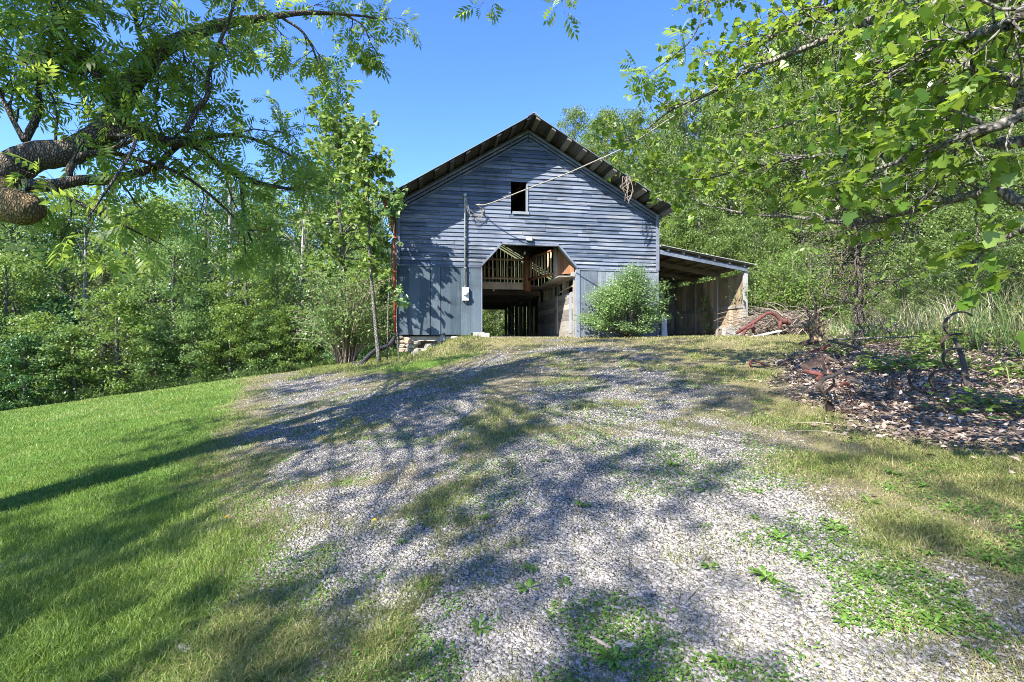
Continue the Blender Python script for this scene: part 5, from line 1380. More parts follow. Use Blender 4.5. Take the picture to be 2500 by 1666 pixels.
# bright viny bush right of the lean-to
b0 = on_ground(1935, 19.3); b0.z = g1(b0.x, b0.y); root = tag(empty('viny_bush', b0), 'bright yellow green viny bush spilling over the right end of the lean-to', 'bush')
m_ = MB(0.4); lv = []; r2 = random.Random(29)
for k in range(170):
    c = Vector((r2.gauss(.1, .75), r2.gauss(.3, .7), 0)); hh_ = abs(r2.gauss(1.9, .8)); e_ = c + Vector((0, 0, min(hh_, 3.4)))
    s_ = Vector((c.x * .5, c.y * .4, -.1)); pts = smooth_path([s_, s_.lerp(e_, .5) + Vector((r2.gauss(0, .1), 0, .2)), e_, e_ + Vector((r2.gauss(-.15, .3), r2.gauss(-.3, .2), -.12))], 3)
    m_.tube(pts, [.014 * (1 - .85 * i / len(pts)) for i in range(len(pts))], 3)
    for q in range(70):
        p = e_ + Vector((r2.gauss(0, .33), r2.gauss(0, .3), r2.gauss(-.1, .16))); lv.append((p, Vector((r2.gauss(-.2, .6), r2.gauss(-.4, .6), -.35)).normalized()))
m_.build('stems', M['twig'], root); build_leaves('foliage', lv, LEAF, LEAF_F, .11, M['leaf_bright'], root, 14, .5)

# small climbing vine on the lean-to wall post
b0 = bpt(LX1 - .15, 2.3); root = tag(empty('climbing_vine', b0), 'small green vine climbing a post of the lean-to wall', 'vine'); m_ = MB(0.4); lv = []; r2 = random.Random(5)
pts = smooth_path([Vector((0, 0, 0)), Vector((-.05, .0, .7)), Vector((-.12, .1, 1.3)), Vector((-.1, .3, 1.9))], 4); m_.tube(pts, .01, 4)
for p in pts:
    for q in range(9): lv.append((p + rand_dir(r2) * .16, (rand_dir(r2) + Vector((0, 0, -.5))).normalized()))
m_.build('stem', M['twig'], root); build_leaves('foliage', lv, LEAF, LEAF_F, .17, M['leaf_bright'], root, 15, .9)

# thin half-bare tree on the grassy bank
bp_ = on_ground(2098, 10.6)
bt_ = [bp_ + Vector((0, 0, -.1)), bp_ + Vector((-.02, 0, .7)), bp_ + Vector((.02, .05, 1.5)), bp_ + Vector((-.06, .02, 2.3)), bp_ + Vector((0, .1, 3.2)), bp_ + Vector((.1, .1, 4.0))]
root = tag(empty('bank_tree', bp_), 'slender dark trunked tree with fine bare twigs on the dry grassy bank', 'tree')
wd, lv = MB(.5), []; sp_ = smooth_path(bt_, 5); rd = lerp_list([.11, .085, .075, .065, .045, .015], 5)
m_ = MB(.5); m_.tube([p - bp_ for p in sp_], rd, 10, .06); m_.build('trunk', M['bark_walnut'], root, True)
grow(sp_, rd, random.Random(3), wd, lv, 85, 1.3, 10, .5, 1, up=-.12, skip=.22, fwd=-.1)
wd.v = [tuple(Vector(p) - bp_) for p in wd.v]; wd.build('twigs', M['bark_walnut'], root)
r2 = random.Random(4); lv = [(a - bp_, b) for a, b in lv if r2.random() < .6]; build_leaves('crown', lv, LOBED, LOBED_F, .10, M['leaf_bright'], root, 16, .5)

# ------------------------------------------------------------------ grass, gravel, litter
def blades(name, pts, hgt, wid, mat, rnd, lean_amt, label, seg2=True, seed=1):
    """Bent blades, each a quad and a tip (as one strip of quads, the tip quad pinched)."""
    rg = np.random.default_rng(seed); n = len(pts)
    z = G(pts[:, 0], pts[:, 1]); b = np.column_stack([pts, z - 0.004])
    a = rg.uniform(0, 2 * np.pi, n); s = np.stack([np.cos(a), np.sin(a), np.zeros(n)], 1)
    la = rg.uniform(0, 2 * np.pi, n); ln = np.stack([np.cos(la), np.sin(la), np.zeros(n)], 1) * (lean_amt * rg.uniform(.2, 1.3, n))[:, None]
    h = hgt[:, None]; w = wid[:, None]; up = np.array([[0, 0, 1.0]])
    p1 = b + h * (0.55 * up + 0.30 * ln); p2 = b + h * (0.55 * up * 1.62 + ln * 0.95 - up * 0.18 * np.linalg.norm(ln, axis=1, keepdims=True))
    V = np.stack([b - s * w / 2, b + s * w / 2, p1 + s * w * .42, p1 - s * w * .42, p2 + s * w * .06, p2 - s * w * .06], 1)
    k = np.arange(n)[:, None, None] * 6; Fq = np.array([[0, 1, 2, 3], [3, 2, 4, 5]])[None] + k
    o = np_mesh(name, V.reshape(-1, 3), Fq.reshape(-1, 4), mat, None, np.repeat(rnd, 2))
    return tag(o, label, kind='stuff')


def sample_view(n, y0, y1, power, xlo, xhi, rg):
    """ground points, denser near the camera"""
    u = rg.uniform(0, 1, n); q = 1 - power
    y = (y0 ** q + u * (y1 ** q - y0 ** q)) ** (1 / q)
    x = rg.uniform(xlo, xhi, n) * y
    return np.column_stack([x, y])


rg = np.random.default_rng(77)
# lush lawn on the left
pts = sample_view(520000, 1.7, 26, 1.15, -1.25, 0.2, rg)
la = lawn_amount(pts[:, 0], pts[:, 1]) * (lawn_edge(pts[:, 0], pts[:, 1]) > 0)
wv, dv = barn_wd(pts[:, 0], pts[:, 1])
keep = (rg.uniform(0, 1, len(pts)) < la * (0.45 + 0.75 * fbm(pts[:, 0] * 1.4, pts[:, 1] * 1.4, 12, 3))) & ~((wv > -.1) & (wv < 10) & (dv > -.05))
pts = pts[keep]; n = len(pts); print('lawn', n)
pt_ = fbm(pts[:, 0] * .8, pts[:, 1] * .8, 15, 3); dry = sstep(.60, .72, fbm(pts[:, 0] * .9 + 7, pts[:, 1] * .9, 19, 3))
far = np.clip(pts[:, 1] / 7, .75, 3.2)
tall = 0.55 + .9 * fbm(pts[:, 0] * 2.5, pts[:, 1] * 2.5, 23, 2)
blades('lawn_grass', pts, 0.062 * tall * rg.uniform(.55, 1.35, n), 0.0052 * far * rg.uniform(.7, 1.3, n), M['lawn'], np.clip(.1 + .5 * pt_ + .17 * rg.normal(size=n) + .4 * dry * (rg.uniform(0, 1, n) < .5) + .12 * sstep(9, 16, pts[:, 1]), 0, 1), .75, 'lush mown lawn grass left of the drive')
# thin, partly dry grass: over the drive where the stone is bare of it, and before the barn
pts = sample_view(560000, 1.7, 19, 1.2, -.9, 1.2, rg)
ga = gravel_amount(pts[:, 0], pts[:, 1]); li = litter_amount(pts[:, 0], pts[:, 1]); la = lawn_amount(pts[:, 0], pts[:, 1]); s = hill_s(pts[:, 0], pts[:, 1])
pn_ = fbm(pts[:, 0] * 1.7, pts[:, 1] * 1.7, 61, 3)
dens = (1 - ga) ** 1.5 * (1 - .93 * li) * (1 - la) * (s < 1.5) * (.15 + 1.15 * sstep(.36, .62, pn_)) + .10 * (1 - li) * (s < 1)
wv, dv = barn_wd(pts[:, 0], pts[:, 1])
keep = (rg.uniform(0, 1, len(pts)) < dens) & ~((wv > -.1) & (wv < 14) & (dv > -.05)); pts = pts[keep]; n = len(pts); print('thin', n)
pn_ = pn_[keep]; far = np.clip(pts[:, 1] / 6, .75, 3)
front = sstep(9, 14, pts[:, 1])
gr = rg.uniform(0, 1, n) * .62 + .5 * (.62 - pn_) + .14
blades('thin_grass', pts, (0.034 + .03 * sstep(.5, .75, pn_) + .03 * front * rg.uniform(0, 1, n)) * rg.uniform(.5, 1.5, n), .0048 * far * rg.uniform(.7, 1.3, n), M['thin_grass'], np.clip(gr + .08 * front, 0, 1), 1.1, 'thin part dry grass growing through the gravel', seed=2)
# tall dry and green grass of the bank
pts = np.column_stack([rg.uniform(4.5, 26, 200000), rg.uniform(2.5, 26, 200000)])
s = hill_s(pts[:, 0], pts[:, 1]); li = litter_amount(pts[:, 0], pts[:, 1])
wv, dv = barn_wd(pts[:, 0], pts[:, 1])
clump = sstep(.35, .65, fbm(pts[:, 0] * 1.1, pts[:, 1] * 1.1, 83, 3))
dens = sstep(-.4, 1.0, s) * (1 - sstep(5.5, 8.5, s)) * (.25 + .75 * clump) * (1 - .75 * li * (s < .8)) * (.55)
keep = (rg.uniform(0, 1, len(pts)) < dens) & ~((wv > 8) & (wv < 14.2) & (dv > -.6)) & (pts[:, 0] / pts[:, 1] < 1.25); pts = pts[keep]; n = len(pts); print('tall', n)
green = fbm(pts[:, 0] * .55, pts[:, 1] * .55, 91, 2)
nearR = (1 - sstep(5.5, 9.5, pts[:, 1]))
hh_ = (.34 + .78 * rg.uniform(0, 1, n) ** 1.3) * (.5 + .5 * sstep(-.2, 1.6, s[keep]))
blades('tall_grass', pts, hh_, (.007 + .0012 * pts[:, 1] / 2) * rg.uniform(.7, 1.3, n), M['tall_grass'], np.clip(rg.uniform(0, 1, n) * .8 + .8 * (green - .5) + .14 - .25 * nearR + .1 * sstep(11, 17, pts[:, 1]), 0, 1), .8, 'tall dry and green grass on the bank', seed=3)
# tall grass fringe at the foot of the left wood
t_ = rg.uniform(.3, 1.05, 14000); pts = LE0 + t_[:, None] * (LE1 - LE0) + nrm2 * (np.abs(rg.normal(0, .8, 14000))[:, None] - .05)
n = len(pts); blades('fringe_grass', pts, .2 + .5 * rg.uniform(0, 1, n) ** 2, .03 * rg.uniform(.6, 1.2, n), M['tall_grass'], np.clip(rg.uniform(0, .6, n), 0, 1), .7, 'ragged tall grass along the edge of the left wood', seed=4)
# rough grass on the little slope at the barn's left corner
w_ = rg.uniform(-3.2, 2.9, 9000); d_ = rg.uniform(-2.2, 1.5, 9000); kk = (d_ < -.05) | (w_ < -.15); bx_, by_ = barn_xy(w_[kk], d_[kk]); pts = np.column_stack([bx_, by_])
n = len(pts); blades('rough_grass', pts, .06 + .13 * rg.uniform(0, 1, n) ** 2, .014 * rg.uniform(.6, 1.3, n), M['thin_grass'], np.clip(.15 + .5 * rg.uniform(0, 1, n), 0, 1), .9, 'rough grass on the slope at the barn corner', seed=6)

# broken stone on the drive
pts = sample_view(380000, 1.65, 15, 1.7, -.8, 1.15, rg)
ga = gravel_amount(pts[:, 0], pts[:, 1]); dsd = drive_sd(pts[:, 0], pts[:, 1])
keep = rg.uniform(0, 1, len(pts)) < np.clip(ga * 1.1, 0, 1) * .9 + .035 * (dsd > 0); pts = pts[keep]; n = len(pts); print('stones', n)
cube = np.array([(-1, -1, -1), (1, -1, -1), (1, 1, -1), (-1, 1, -1), (-1, -1, 1), (1, -1, 1), (1, 1, 1), (-1, 1, 1)], float)
cf = np.array([(3, 2, 1, 0), (4, 5, 6, 7), (0, 1, 5, 4), (1, 2, 6, 5), (2, 3, 7, 6), (3, 0, 4, 7)])
sz = 0.0056 * np.exp(np.clip(rg.normal(0, .45, n), -1, .85)) * np.clip(pts[:, 1] / 6.5, .85, 2.2)
shp = cube[None] * np.stack([rg.uniform(.7, 1.5, n), rg.uniform(.6, 1.1, n), rg.uniform(.35, .8, n)], 1)[:, None, :] * rg.uniform(.55, 1.15, (n, 8, 1)) * np.array([1, 1, 1])
ax = unit(rg, n); ang = rg.normal(0, .5, n)
az = rg.uniform(0, 2 * np.pi, n); ca, sa = np.cos(az), np.sin(az); tx = rg.normal(0, .35, n); ct, st2 = np.cos(tx), np.sin(tx)
Rz = np.zeros((n, 3, 3)); Rz[:, 0, 0] = ca; Rz[:, 0, 1] = -sa; Rz[:, 1, 0] = sa; Rz[:, 1, 1] = ca; Rz[:, 2, 2] = 1
Rx = np.zeros((n, 3, 3)); Rx[:, 0, 0] = 1; Rx[:, 1, 1] = ct; Rx[:, 1, 2] = -st2; Rx[:, 2, 1] = st2; Rx[:, 2, 2] = ct
Vs = np.einsum('nij,nkj->nki', np.matmul(Rz, Rx), shp) * sz[:, None, None]
zc = G(pts[:, 0], pts[:, 1]) + .006 + sz * .05
Vs = Vs + np.column_stack([pts, zc])[:, None, :]
Fs = cf[None] + (np.arange(n) * 8)[:, None, None]
tag(np_mesh('gravel', Vs.reshape(-1, 3), Fs.reshape(-1, 4), M['gravel'], None, np.repeat(np.clip(.5 + .24 * rg.normal(size=n), 0, 1), 6)), 'pale broken limestone gravel on the drive', kind='stuff')

# dead leaves under the right-hand tree
pts = np.column_stack([rg.uniform(2, 11, 90000), rg.uniform(1.6, 13, 90000)])
li = litter_amount(pts[:, 0], pts[:, 1]); s = hill_s(pts[:, 0], pts[:, 1])
keep = rg.uniform(0, 1, len(pts)) < np.maximum(li * .75, .12 * sstep(-2.2, 0, s)) * (pts[:, 1] < 13) * (1 - .6 * sstep(1.5, 4, s)); pts = pts[keep]; n = len(pts); print('litter', n)
nrm_ = np.stack([rg.normal(0, .4, n), rg.normal(0, .4, n), np.ones(n)], 1); td = rg.normal(size=(n, 3)); td[:, 2] *= .3
DL = [(0, 0, 0), (.4, .3, .12), (1, 0.05, .02), (.45, -.26, .14)]
V, Fq = scatter(DL, LEAF_F, np.column_stack([pts, G(pts[:, 0], pts[:, 1]) + .012 + rg.uniform(0, .02, n)]), td, nrm_, .07 * rg.uniform(.4, 1.3, n))
tag(np_mesh('leaf_litter', V, Fq, M['litter'], None, rg.uniform(0, 1, n)), 'brown dead leaves littering the ground by the old implements', kind='stuff')
# scattered twigs among the litter
m_ = MB(); r2 = random.Random(77)
for k in range(420):
    x, y = r2.uniform(2.6, 9.5), r2.uniform(2.4, 11)
    if r2.random() > float(litter_amount(np.array([x]), np.array([y]))[0]) + .1: continue
    a = r2.uniform(0, 3.14); L = r2.uniform(.06, .45); z0 = g1(x, y) + .02; m_.r = r2.random()
    m_.tube([(x, y, z0), (x + math.cos(a) * L / 2, y + math.sin(a) * L / 2, z0 + r2.uniform(0, .03)), (x + math.cos(a + .3) * L, y + math.sin(a + .3) * L, z0)], [.005, .004, .002], 3)
tag(m_.build('fallen_twigs', M['twig'], None), 'thin fallen twigs scattered through the leaf litter', kind='stuff')
# low green weeds on the bank's foot
pts = np.column_stack([rg.uniform(4.0, 10.5, 5000), rg.uniform(3.0, 11, 5000)]); s = hill_s(pts[:, 0], pts[:, 1])
cl = sstep(.52, .66, fbm(pts[:, 0] * 1.3, pts[:, 1] * 1.3, 99, 2)); keep = (rg.uniform(0, 1, 5000) < cl) & (s > -1.6) & (np.hypot(pts[:, 0] - ground_at(2368, 952).x, pts[:, 1] - ground_at(2368, 952).y) > 1.0) & (np.hypot(pts[:, 0] - ground_at(2020, 1000).x, pts[:, 1] - ground_at(2020, 1000).y) > .8) & (np.hypot(pts[:, 0] - ground_at(2240, 945).x, pts[:, 1] - ground_at(2240, 945).y) > .9); pts = np.repeat(pts[keep], 5, 0) + rg.normal(0, .09, (keep.sum() * 5, 2)); n = len(pts)
nrm_ = np.stack([rg.normal(0, .45, n), rg.normal(0, .45, n), np.ones(n)], 1); td = rg.normal(size=(n, 3)); td[:, 2] *= .2
V, Fq = scatter(LEAF, LEAF_F, np.column_stack([pts, G(pts[:, 0], pts[:, 1]) + np.abs(rg.normal(0, .13, n)) + .03]), td, nrm_, .11 * rg.uniform(.5, 1.3, n))
tag(np_mesh('bank_weeds', V, Fq, M['leaf_bright'], None, np.clip(.5 + .25 * rg.normal(size=n), 0, 1)), 'low leafy weeds at the foot of the bank', kind='stuff')

# clover and other tiny leaves in mats over the drive
pts = sample_view(160000, 1.7, 12, 1.6, -.75, 1.15, rg)
cl = sstep(.50, .66, fbm(pts[:, 0] * 2.1 + 5, pts[:, 1] * 2.1, 107, 3)); keep = (rg.uniform(0, 1, len(pts)) < cl) & (drive_sd(pts[:, 0], pts[:, 1]) > -1.0) & (litter_amount(pts[:, 0], pts[:, 1]) < .3)
pts = pts[keep]; n = len(pts); print('clover', n)
nrm_ = np.stack([rg.normal(0, .5, n), rg.normal(0, .5, n), np.ones(n)], 1); td = rg.normal(size=(n, 3)); td[:, 2] *= .3
V, Fq = scatter(LEAF, LEAF_F, np.column_stack([pts, G(pts[:, 0], pts[:, 1]) + .006 + .022 * rg.uniform(0, 1, n)]), td, nrm_, .026 * np.clip(pts[:, 1] / 5, .8, 2) * rg.uniform(.5, 1.3, n))
tag(np_mesh('clover', V, Fq, M['leaf_weed'], None, np.clip(.5 + .25 * rg.normal(size=n), 0, 1)), 'mats of tiny green clover leaves over the drive', kind='stuff')

# broad-leaved weeds one can count, each a rosette
def rosette(seed, n, L):
    r2 = random.Random(seed); V, Fc = [], []
    for k in range(n):
        a = k * 2.4 + r2.uniform(-.4, .4); l = L * r2.uniform(.6, 1.15); el = r2.uniform(.1, .75); w = l * .24
        d = Vector((math.cos(a), math.sin(a), 0)); s_ = Vector((-d.y, d.x, 0)); b = len(V)
        for f, ww, zz in ((0, .15, 0), (.35, .8, .5), (.7, 1.0, .75), (1.0, .12, .55)):
            p = d * l * f * math.cos(el * .7) + Vector((0, 0, l * zz * math.sin(el)))
            V += [p - s_ * w * ww / 2, p + s_ * w * ww / 2]
        for q in range(3): Fc.append((b + 2 * q, b + 2 * q + 1, b + 2 * q + 3, b + 2 * q + 2))
    return [tuple(p) for p in V], Fc
protos = []
for k, (n_, L) in enumerate(((11, .10), (14, .12), (8, .085))):
    V_, F_ = rosette(200 + k, n_, L); protos.append(np_mesh('weed', np.array(V_), np.array(F_), M['leaf_weed'], None, np.random.default_rng(k).uniform(.2, .9, len(F_))))
WEED_UV = [(620, 1475), (655, 1590), (735, 1620), (560, 1530), (880, 1600), (935, 1620), (1000, 1130), (1040, 1440), (1075, 1450), (1290, 1440), (1295, 1395), (1380, 1430), (1330, 1130), (1640, 1140), (1660, 1160), (1690, 1115), (1845, 1270), (1850, 1205), (1930, 1255), (1905, 1320), (1720, 1290), (1735, 1390),
           (1870, 1415), (2030, 1280), (2045, 1300), (1960, 1370), (2050, 1500), (2065, 1525), (2115, 1410), (2270, 1360), (2280, 1530), (2330, 1520), (2370, 1590), (2410, 1610), (1755, 1625), (1785, 1628), (2390, 1370), (2430, 1380), (2470, 1400), (1560, 1000), (1700, 950), (1500, 980), (1130, 1030), (1180, 1270), (790, 1350), (660, 1340), (980, 1330), (930, 1420), (2250, 1190), (2180, 1160), (2330, 1250), (2120, 1230), (1420, 1240), (1640, 1500), (1170, 1540), (1500, 1620), (700, 1240), (850, 1180)]
r2 = random.Random(14)
for k, (u, v) in enumerate(WEED_UV):
    o = protos[k % 3] if k < 3 else protos[k % 3].copy()
    if k >= 3: COL.objects.link(o)
    g_ = ground_at(u, v); o.location = g_ + Vector((0, 0, .008)); o.rotation_euler = (0, 0, r2.uniform(0, 6.28)); s_ = r2.uniform(.4, .85); o.scale = (s_, s_, s_ * r2.uniform(.8, 1.3))
    tag(o, 'small broad leaved green weed rosette growing in the gravel drive', 'weed', 'weed rosettes in the gravel drive')
# dandelions
for (u, v, lab) in ((551, 1282, 'yellow dandelion at the grassy left edge of the gravel'), (911, 1292, 'yellow dandelion in the middle of the stony drive')):
    g_ = ground_at(u, v); root = tag(empty('dandelion', g_), lab, 'flower', 'dandelions by the drive')
    m_ = MB(); m_.tube([(0, 0, 0), (.004, 0, .035), (.006, .002, .06)], .0025, 5); m_.build('stem', M['leaf_weed'], root)
    m_ = MB()
    for q in range(26):
        a = q * 2.4; e_ = .15 + .9 * q / 26; c_, s_ = math.cos(a), math.sin(a); L = .022 * (1.1 - .4 * q / 26)
        t1 = Vector((c_ * L * math.cos(e_), s_ * L * math.cos(e_), L * math.sin(e_))); sd_ = Vector((-s_, c_, 0)) * .0035; o_ = Vector((.006, .002, .06))
        m_.add([o_, o_ + t1 * .6 + sd_, o_ + t1, o_ + t1 * .6 - sd_], [(0, 1, 2, 3)])
    m_.build('petals', M['yellow'], root)
# loose stone and stick in the foreground
for (u, v, r, lab) in ((452, 1592, .05, 'flat pale stone lying in the grass by the gravel edge'), (1525, 1580, .045, 'largest grey chip lying on the near gravel'), (2120, 1545, .03, 'grey chip on the bare gravel near the frame foot'), (1560, 1508, .03, 'dark grey chip in the shaded gravel')):
    v_, f_ = rock_verts(r, int(u), (1.25, .9, .45), 1, .3); m_ = MB(.8); m_.add(v_, f_); o = m_.build('rock', M['gravel']); o.location = ground_at(u, v) + Vector((0, 0, r * .2)); tag(o, lab, 'rock')
m_ = MB(.9); a, b = ground_at(1442, 1568), ground_at(1492, 1596); up_ = Vector((0, 0, .018)); m_.tube([a + up_, a.lerp(b, .5) + up_ * 1.3, b + up_], [.008, .011, .009], 7, .1); tag(m_.build('stick', M['twig'], None), 'short pale stick lying on the near gravel', 'stick')
m_ = MB(.9); a, b = ground_at(1672, 1478), ground_at(1706, 1442); m_.tube([a + up_, b + up_], [.006, .004], 6); tag(m_.build('stick', M['twig'], None), 'thin brown twig lying on the shaded gravel', 'stick')

# ------------------------------------------------------------------ old farm implements
def zoomP(X, Y, y):          # pixel of the enlarged crop used to measure the implements -> world point at distance y
    return P(1800 + X / 3.361, 700 + Y / 3.361, y)


c0 = ground_at(2020, 1010); yb = c0.y
imp = tag(empty('plow', c0), 'rusty overturned horse plow with curved shank and red disc lying on dead leaves', 'farm implement')
def part(mb, name, mat, root, smooth=False):
    o_ = root.location; mb.v = [tuple(Vector(p) - o_) for p in mb.v]; return mb.build(name, mat, root, smooth)
Q = lambda X, Y, dy=0.0: zoomP(X, Y, yb + dy)
m_ = MB(); m_.ribbon(smooth_path([Q(1050, 668, .25), Q(965, 692, .2), Q(935, 662, .2), Q(860, 695, .15), Q(780, 735, .1), Q(715, 755, .05), Q(683, 790, 0), Q(680, 830, -.03), Q(705, 880, -.02), Q(745, 920, 0), Q(790, 935, .05)], 4), .055, .016, (0, 1, .25)); shank = part(m_, 'shank', M['iron'], imp)
m_ = MB()
for X, Y in ((752, 748), (785, 733), (818, 717), (850, 703), (890, 685)):
    p = Q(X, Y, .1); m_.tube([p + Vector((0, -.045, 0)), p + Vector((0, -.03, 0))], .009, 8)
part(m_, 'bolt_hole_discs', M['dark'], imp)  # black discs set on the shank; the dark of the holes is painted
dc = Q(757, 1003, 0); m_ = MB(); ax_ = Vector((.45, -.85, .28)).normalized(); s1 = ax_.cross(Vector((0, 0, 1))).normalized(); s2 = s1.cross(ax_); prev = None; vs, fs = [], []
for ring, (rr_, dep) in enumerate(((.0, .028), (.035, .022), (.065, .012), (.088, .0), (.088, -.006), (.06, .006), (0, .02))):
    for q in range(20): a = q / 20 * 6.2832; vs.append(dc + (s1 * math.cos(a) + s2 * math.sin(a)) * max(rr_, .001) * 1.05 - ax_ * dep)
for ring in range(6):
    for q in range(20): fs.append((ring * 20 + q, ring * 20 + (q + 1) % 20, ring * 20 + 20 + (q + 1) % 20, ring * 20 + 20 + q))
m_.add(vs, fs); part(m_, 'disc', M['rust'], imp, True)
m_ = MB(); m_.ribbon([Q(722, 1058, -.02), Q(800, 1045, -.03), Q(900, 1030, -.03), Q(1000, 1018, 0), Q(1060, 995, .05)], .04, .022, (0, .4, 1)); part(m_, 'landside', M['rust'], imp)
m_ = MB(); m_.hexa([Q(1030, 985, .02), Q(1155, 985, .05), Q(1140, 1015, -.05), Q(1050, 1028, -.06)], [Q(1032, 975, .04), Q(1150, 978, .07), Q(1130, 1005, -.03), Q(1052, 1018, -.04)]); part(m_, 'share', M['rust'], imp)
for k, (pts, wd_) in enumerate((([(868, 855), (880, 900), (905, 945), (945, 985)], .022), ([(900, 850), (920, 900), (950, 945), (985, 985)], .022), ([(880, 845), (925, 850), (945, 890), (975, 945), (1010, 985)], .024))):
    m_ = MB(); m_.ribbon(smooth_path([Q(X, Y, .04 * k) for X, Y in pts], 4), wd_, .010, (.4, 1, 0)); part(m_, 'tine', M['rust'], imp)
m_ = MB(); m_.tube(smooth_path([Q(845, 820, .0), Q(870, 795, .0), Q(905, 795, .03), Q(915, 820, .05)], 4), [.018] * 13, 8); part(m_, 'hub', M['redrust'], imp, True)
for X0, Y0, X1, Y1, dy, nm in ((692, 560, 725, 722, .25, 'upright'), (735, 590, 772, 725, .22, 'upright'), (700, 560, 905, 662, .3, 'brace'), (790, 760, 800, 820, .15, 'brace'), (800, 800, 720, 870, .1, 'brace')):
    m_ = MB(); m_.bar(Q(X0, Y0, dy + .1), Q(X1, Y1, dy - .1), .03, .014, (0, 1, 0)); part(m_, nm, M['rust'], imp)
m_ = MB(); m_.hexa([Q(520, 645, .5), Q(700, 605, .45), Q(705, 645, .35), Q(535, 690, .4)], [Q(530, 625, .55), Q(690, 585, .5), Q(700, 612, .4), Q(530, 665, .45)]); part(m_, 'casting', M['rust'], imp)
m_ = MB(); m_.tube(smooth_path([Q(545, 690, .4), Q(600, 705, .35), Q(665, 715, .3), Q(690, 740, .25), Q(655, 765, .2)], 4), [.028] * 17, 8); part(m_, 'casting', M['redrust'], imp, True)
m_ = MB(); m_.hexa([Q(880, 720, .2), Q(960, 720, .25), Q(995, 785, .1), Q(930, 770, .1)], [Q(880, 712, .24), Q(960, 710, .29), Q(993, 776, .14), Q(930, 762, .14)]); part(m_, 'moldboard', M['iron'], imp)
# beam with a hooked red end
h0 = ground_at(1845, 898)
beam = tag(empty('plow_beam', h0), 'long rusty plow beam with a hooked red end lying on the grass', 'farm implement'); yb2 = h0.y
Q2 = lambda X, Y, dy=0.0: zoomP(X, Y, yb2 + dy)
m_ = MB(); m_.ribbon(smooth_path([Q2(118, 655), Q2(104, 632), Q2(128, 604), Q2(180, 622), Q2(250, 655), Q2(300, 658, -.05)], 4), .05, .026, (0, 1, 0)); part(m_, 'hook', M['redrust'], beam)
m_ = MB(); m_.ribbon([Q2(285, 662, -.05), Q2(400, 612, -.1), Q2(520, 566, -.15), Q2(640, 525, -.2)], .06, .032, (0, 1, 0)); part(m_, 'bar', M['rust'], beam)
m_ = MB(); m_.ribbon([Q2(610, 535, -.2), Q2(680, 512, -.25), Q2(765, 480, -.3)], .075, .036, (0, 1, 0)); part(m_, 'painted_end', M['redrust'], beam)
m_ = MB(); m_.ribbon([Q2(470, 637, -.5), Q2(560, 603, -.5), Q2(690, 570, -.5)], .04, .02, (0, 1, 0)); part(m_, 'bar', M['rust'], beam)
m_ = MB(); m_.tube([zoomP(745, 440, yb2 + .1), zoomP(900, 480, yb2 - .1), zoomP(1100, 545, yb2 - .6), zoomP(1400, 640, yb2 - 1.3)], [.03, .028, .026, .02], 8, .06); tag(m_.build('fallen_pole', M['bark_walnut'], None, True), 'dark weathered pole slanting down behind the plow', 'pole')
# straight stick on the ground behind
a = ground_at(2022, 829.5) if False else zoomP(735, 432, 8.2); m_ = MB(.5); m_.tube([a, zoomP(1000, 428, 8.0), zoomP(1150, 420, 7.9), zoomP(1490, 410, 7.8)], [.014, .02, .017, .008], 6, .1); tag(m_.build('fallen_branch', M['bark_grey'], None, True), 'thin straight fallen branch lying level at the foot of the bank', 'branch')

# spring-tooth harrow on the right
h1 = ground_at(2368, 952); yh = h1.y
har = tag(empty('spring_tooth_harrow', h1), 'rusty spring tooth harrow with curled tines standing in dead leaves', 'farm implement')
Q3 = lambda X, Y, dy=0.0: zoomP(X, Y, yh + dy)
m_ = MB(); m_.ribbon(smooth_path([Q3(1780, 425, .5), Q3(1815, 500, .4), Q3(1850, 600, .25), Q3(1868, 700, .15), Q3(1890, 790, .05), Q3(1918, 862, 0)], 3), [.05 + .003 * k for k in range(16)], .022, (1, .3, 0)); part(m_, 'frame_bar', M['iron'], har)
for k, (pts, dy) in enumerate((([(1925, 240), (1890, 218), (1835, 208), (1775, 222), (1725, 260), (1700, 310), (1710, 360), (1745, 395)], .5), ([(1905, 398), (1850, 388), (1780, 390), (1720, 408), (1685, 445), (1680, 485), (1695, 515)], .42),
                               ([(1895, 518), (1840, 510), (1765, 512), (1712, 532), (1690, 580), (1700, 625), (1735, 665), (1765, 690)], .3), ([(1845, 725), (1780, 695), (1700, 686), (1625, 700), (1583, 745), (1590, 800), (1630, 855), (1690, 895)], .1),
                               ([(1490, 735), (1420, 714), (1345, 710), (1290, 732), (1272, 775), (1295, 825), (1345, 865)], .5), ([(1570, 688), (1490, 690), (1425, 715), (1410, 760), (1440, 820), (1500, 870), (1545, 895)], .4))):
    if k >= 3:                                   # these stand in the ground by themselves: their own distance
        bx_, by_ = pts[-1]; dy = ground_at(1800 + bx_ / 3.361, 700 + by_ / 3.361 - 6).y - yh
    m_ = MB(); m_.ribbon(smooth_path([Q3(X, Y, dy) for X, Y in pts], 4), .05, .014, (.25, 1, .2)); part(m_, 'tine', M['rust'] if k % 2 else M['iron'], har)

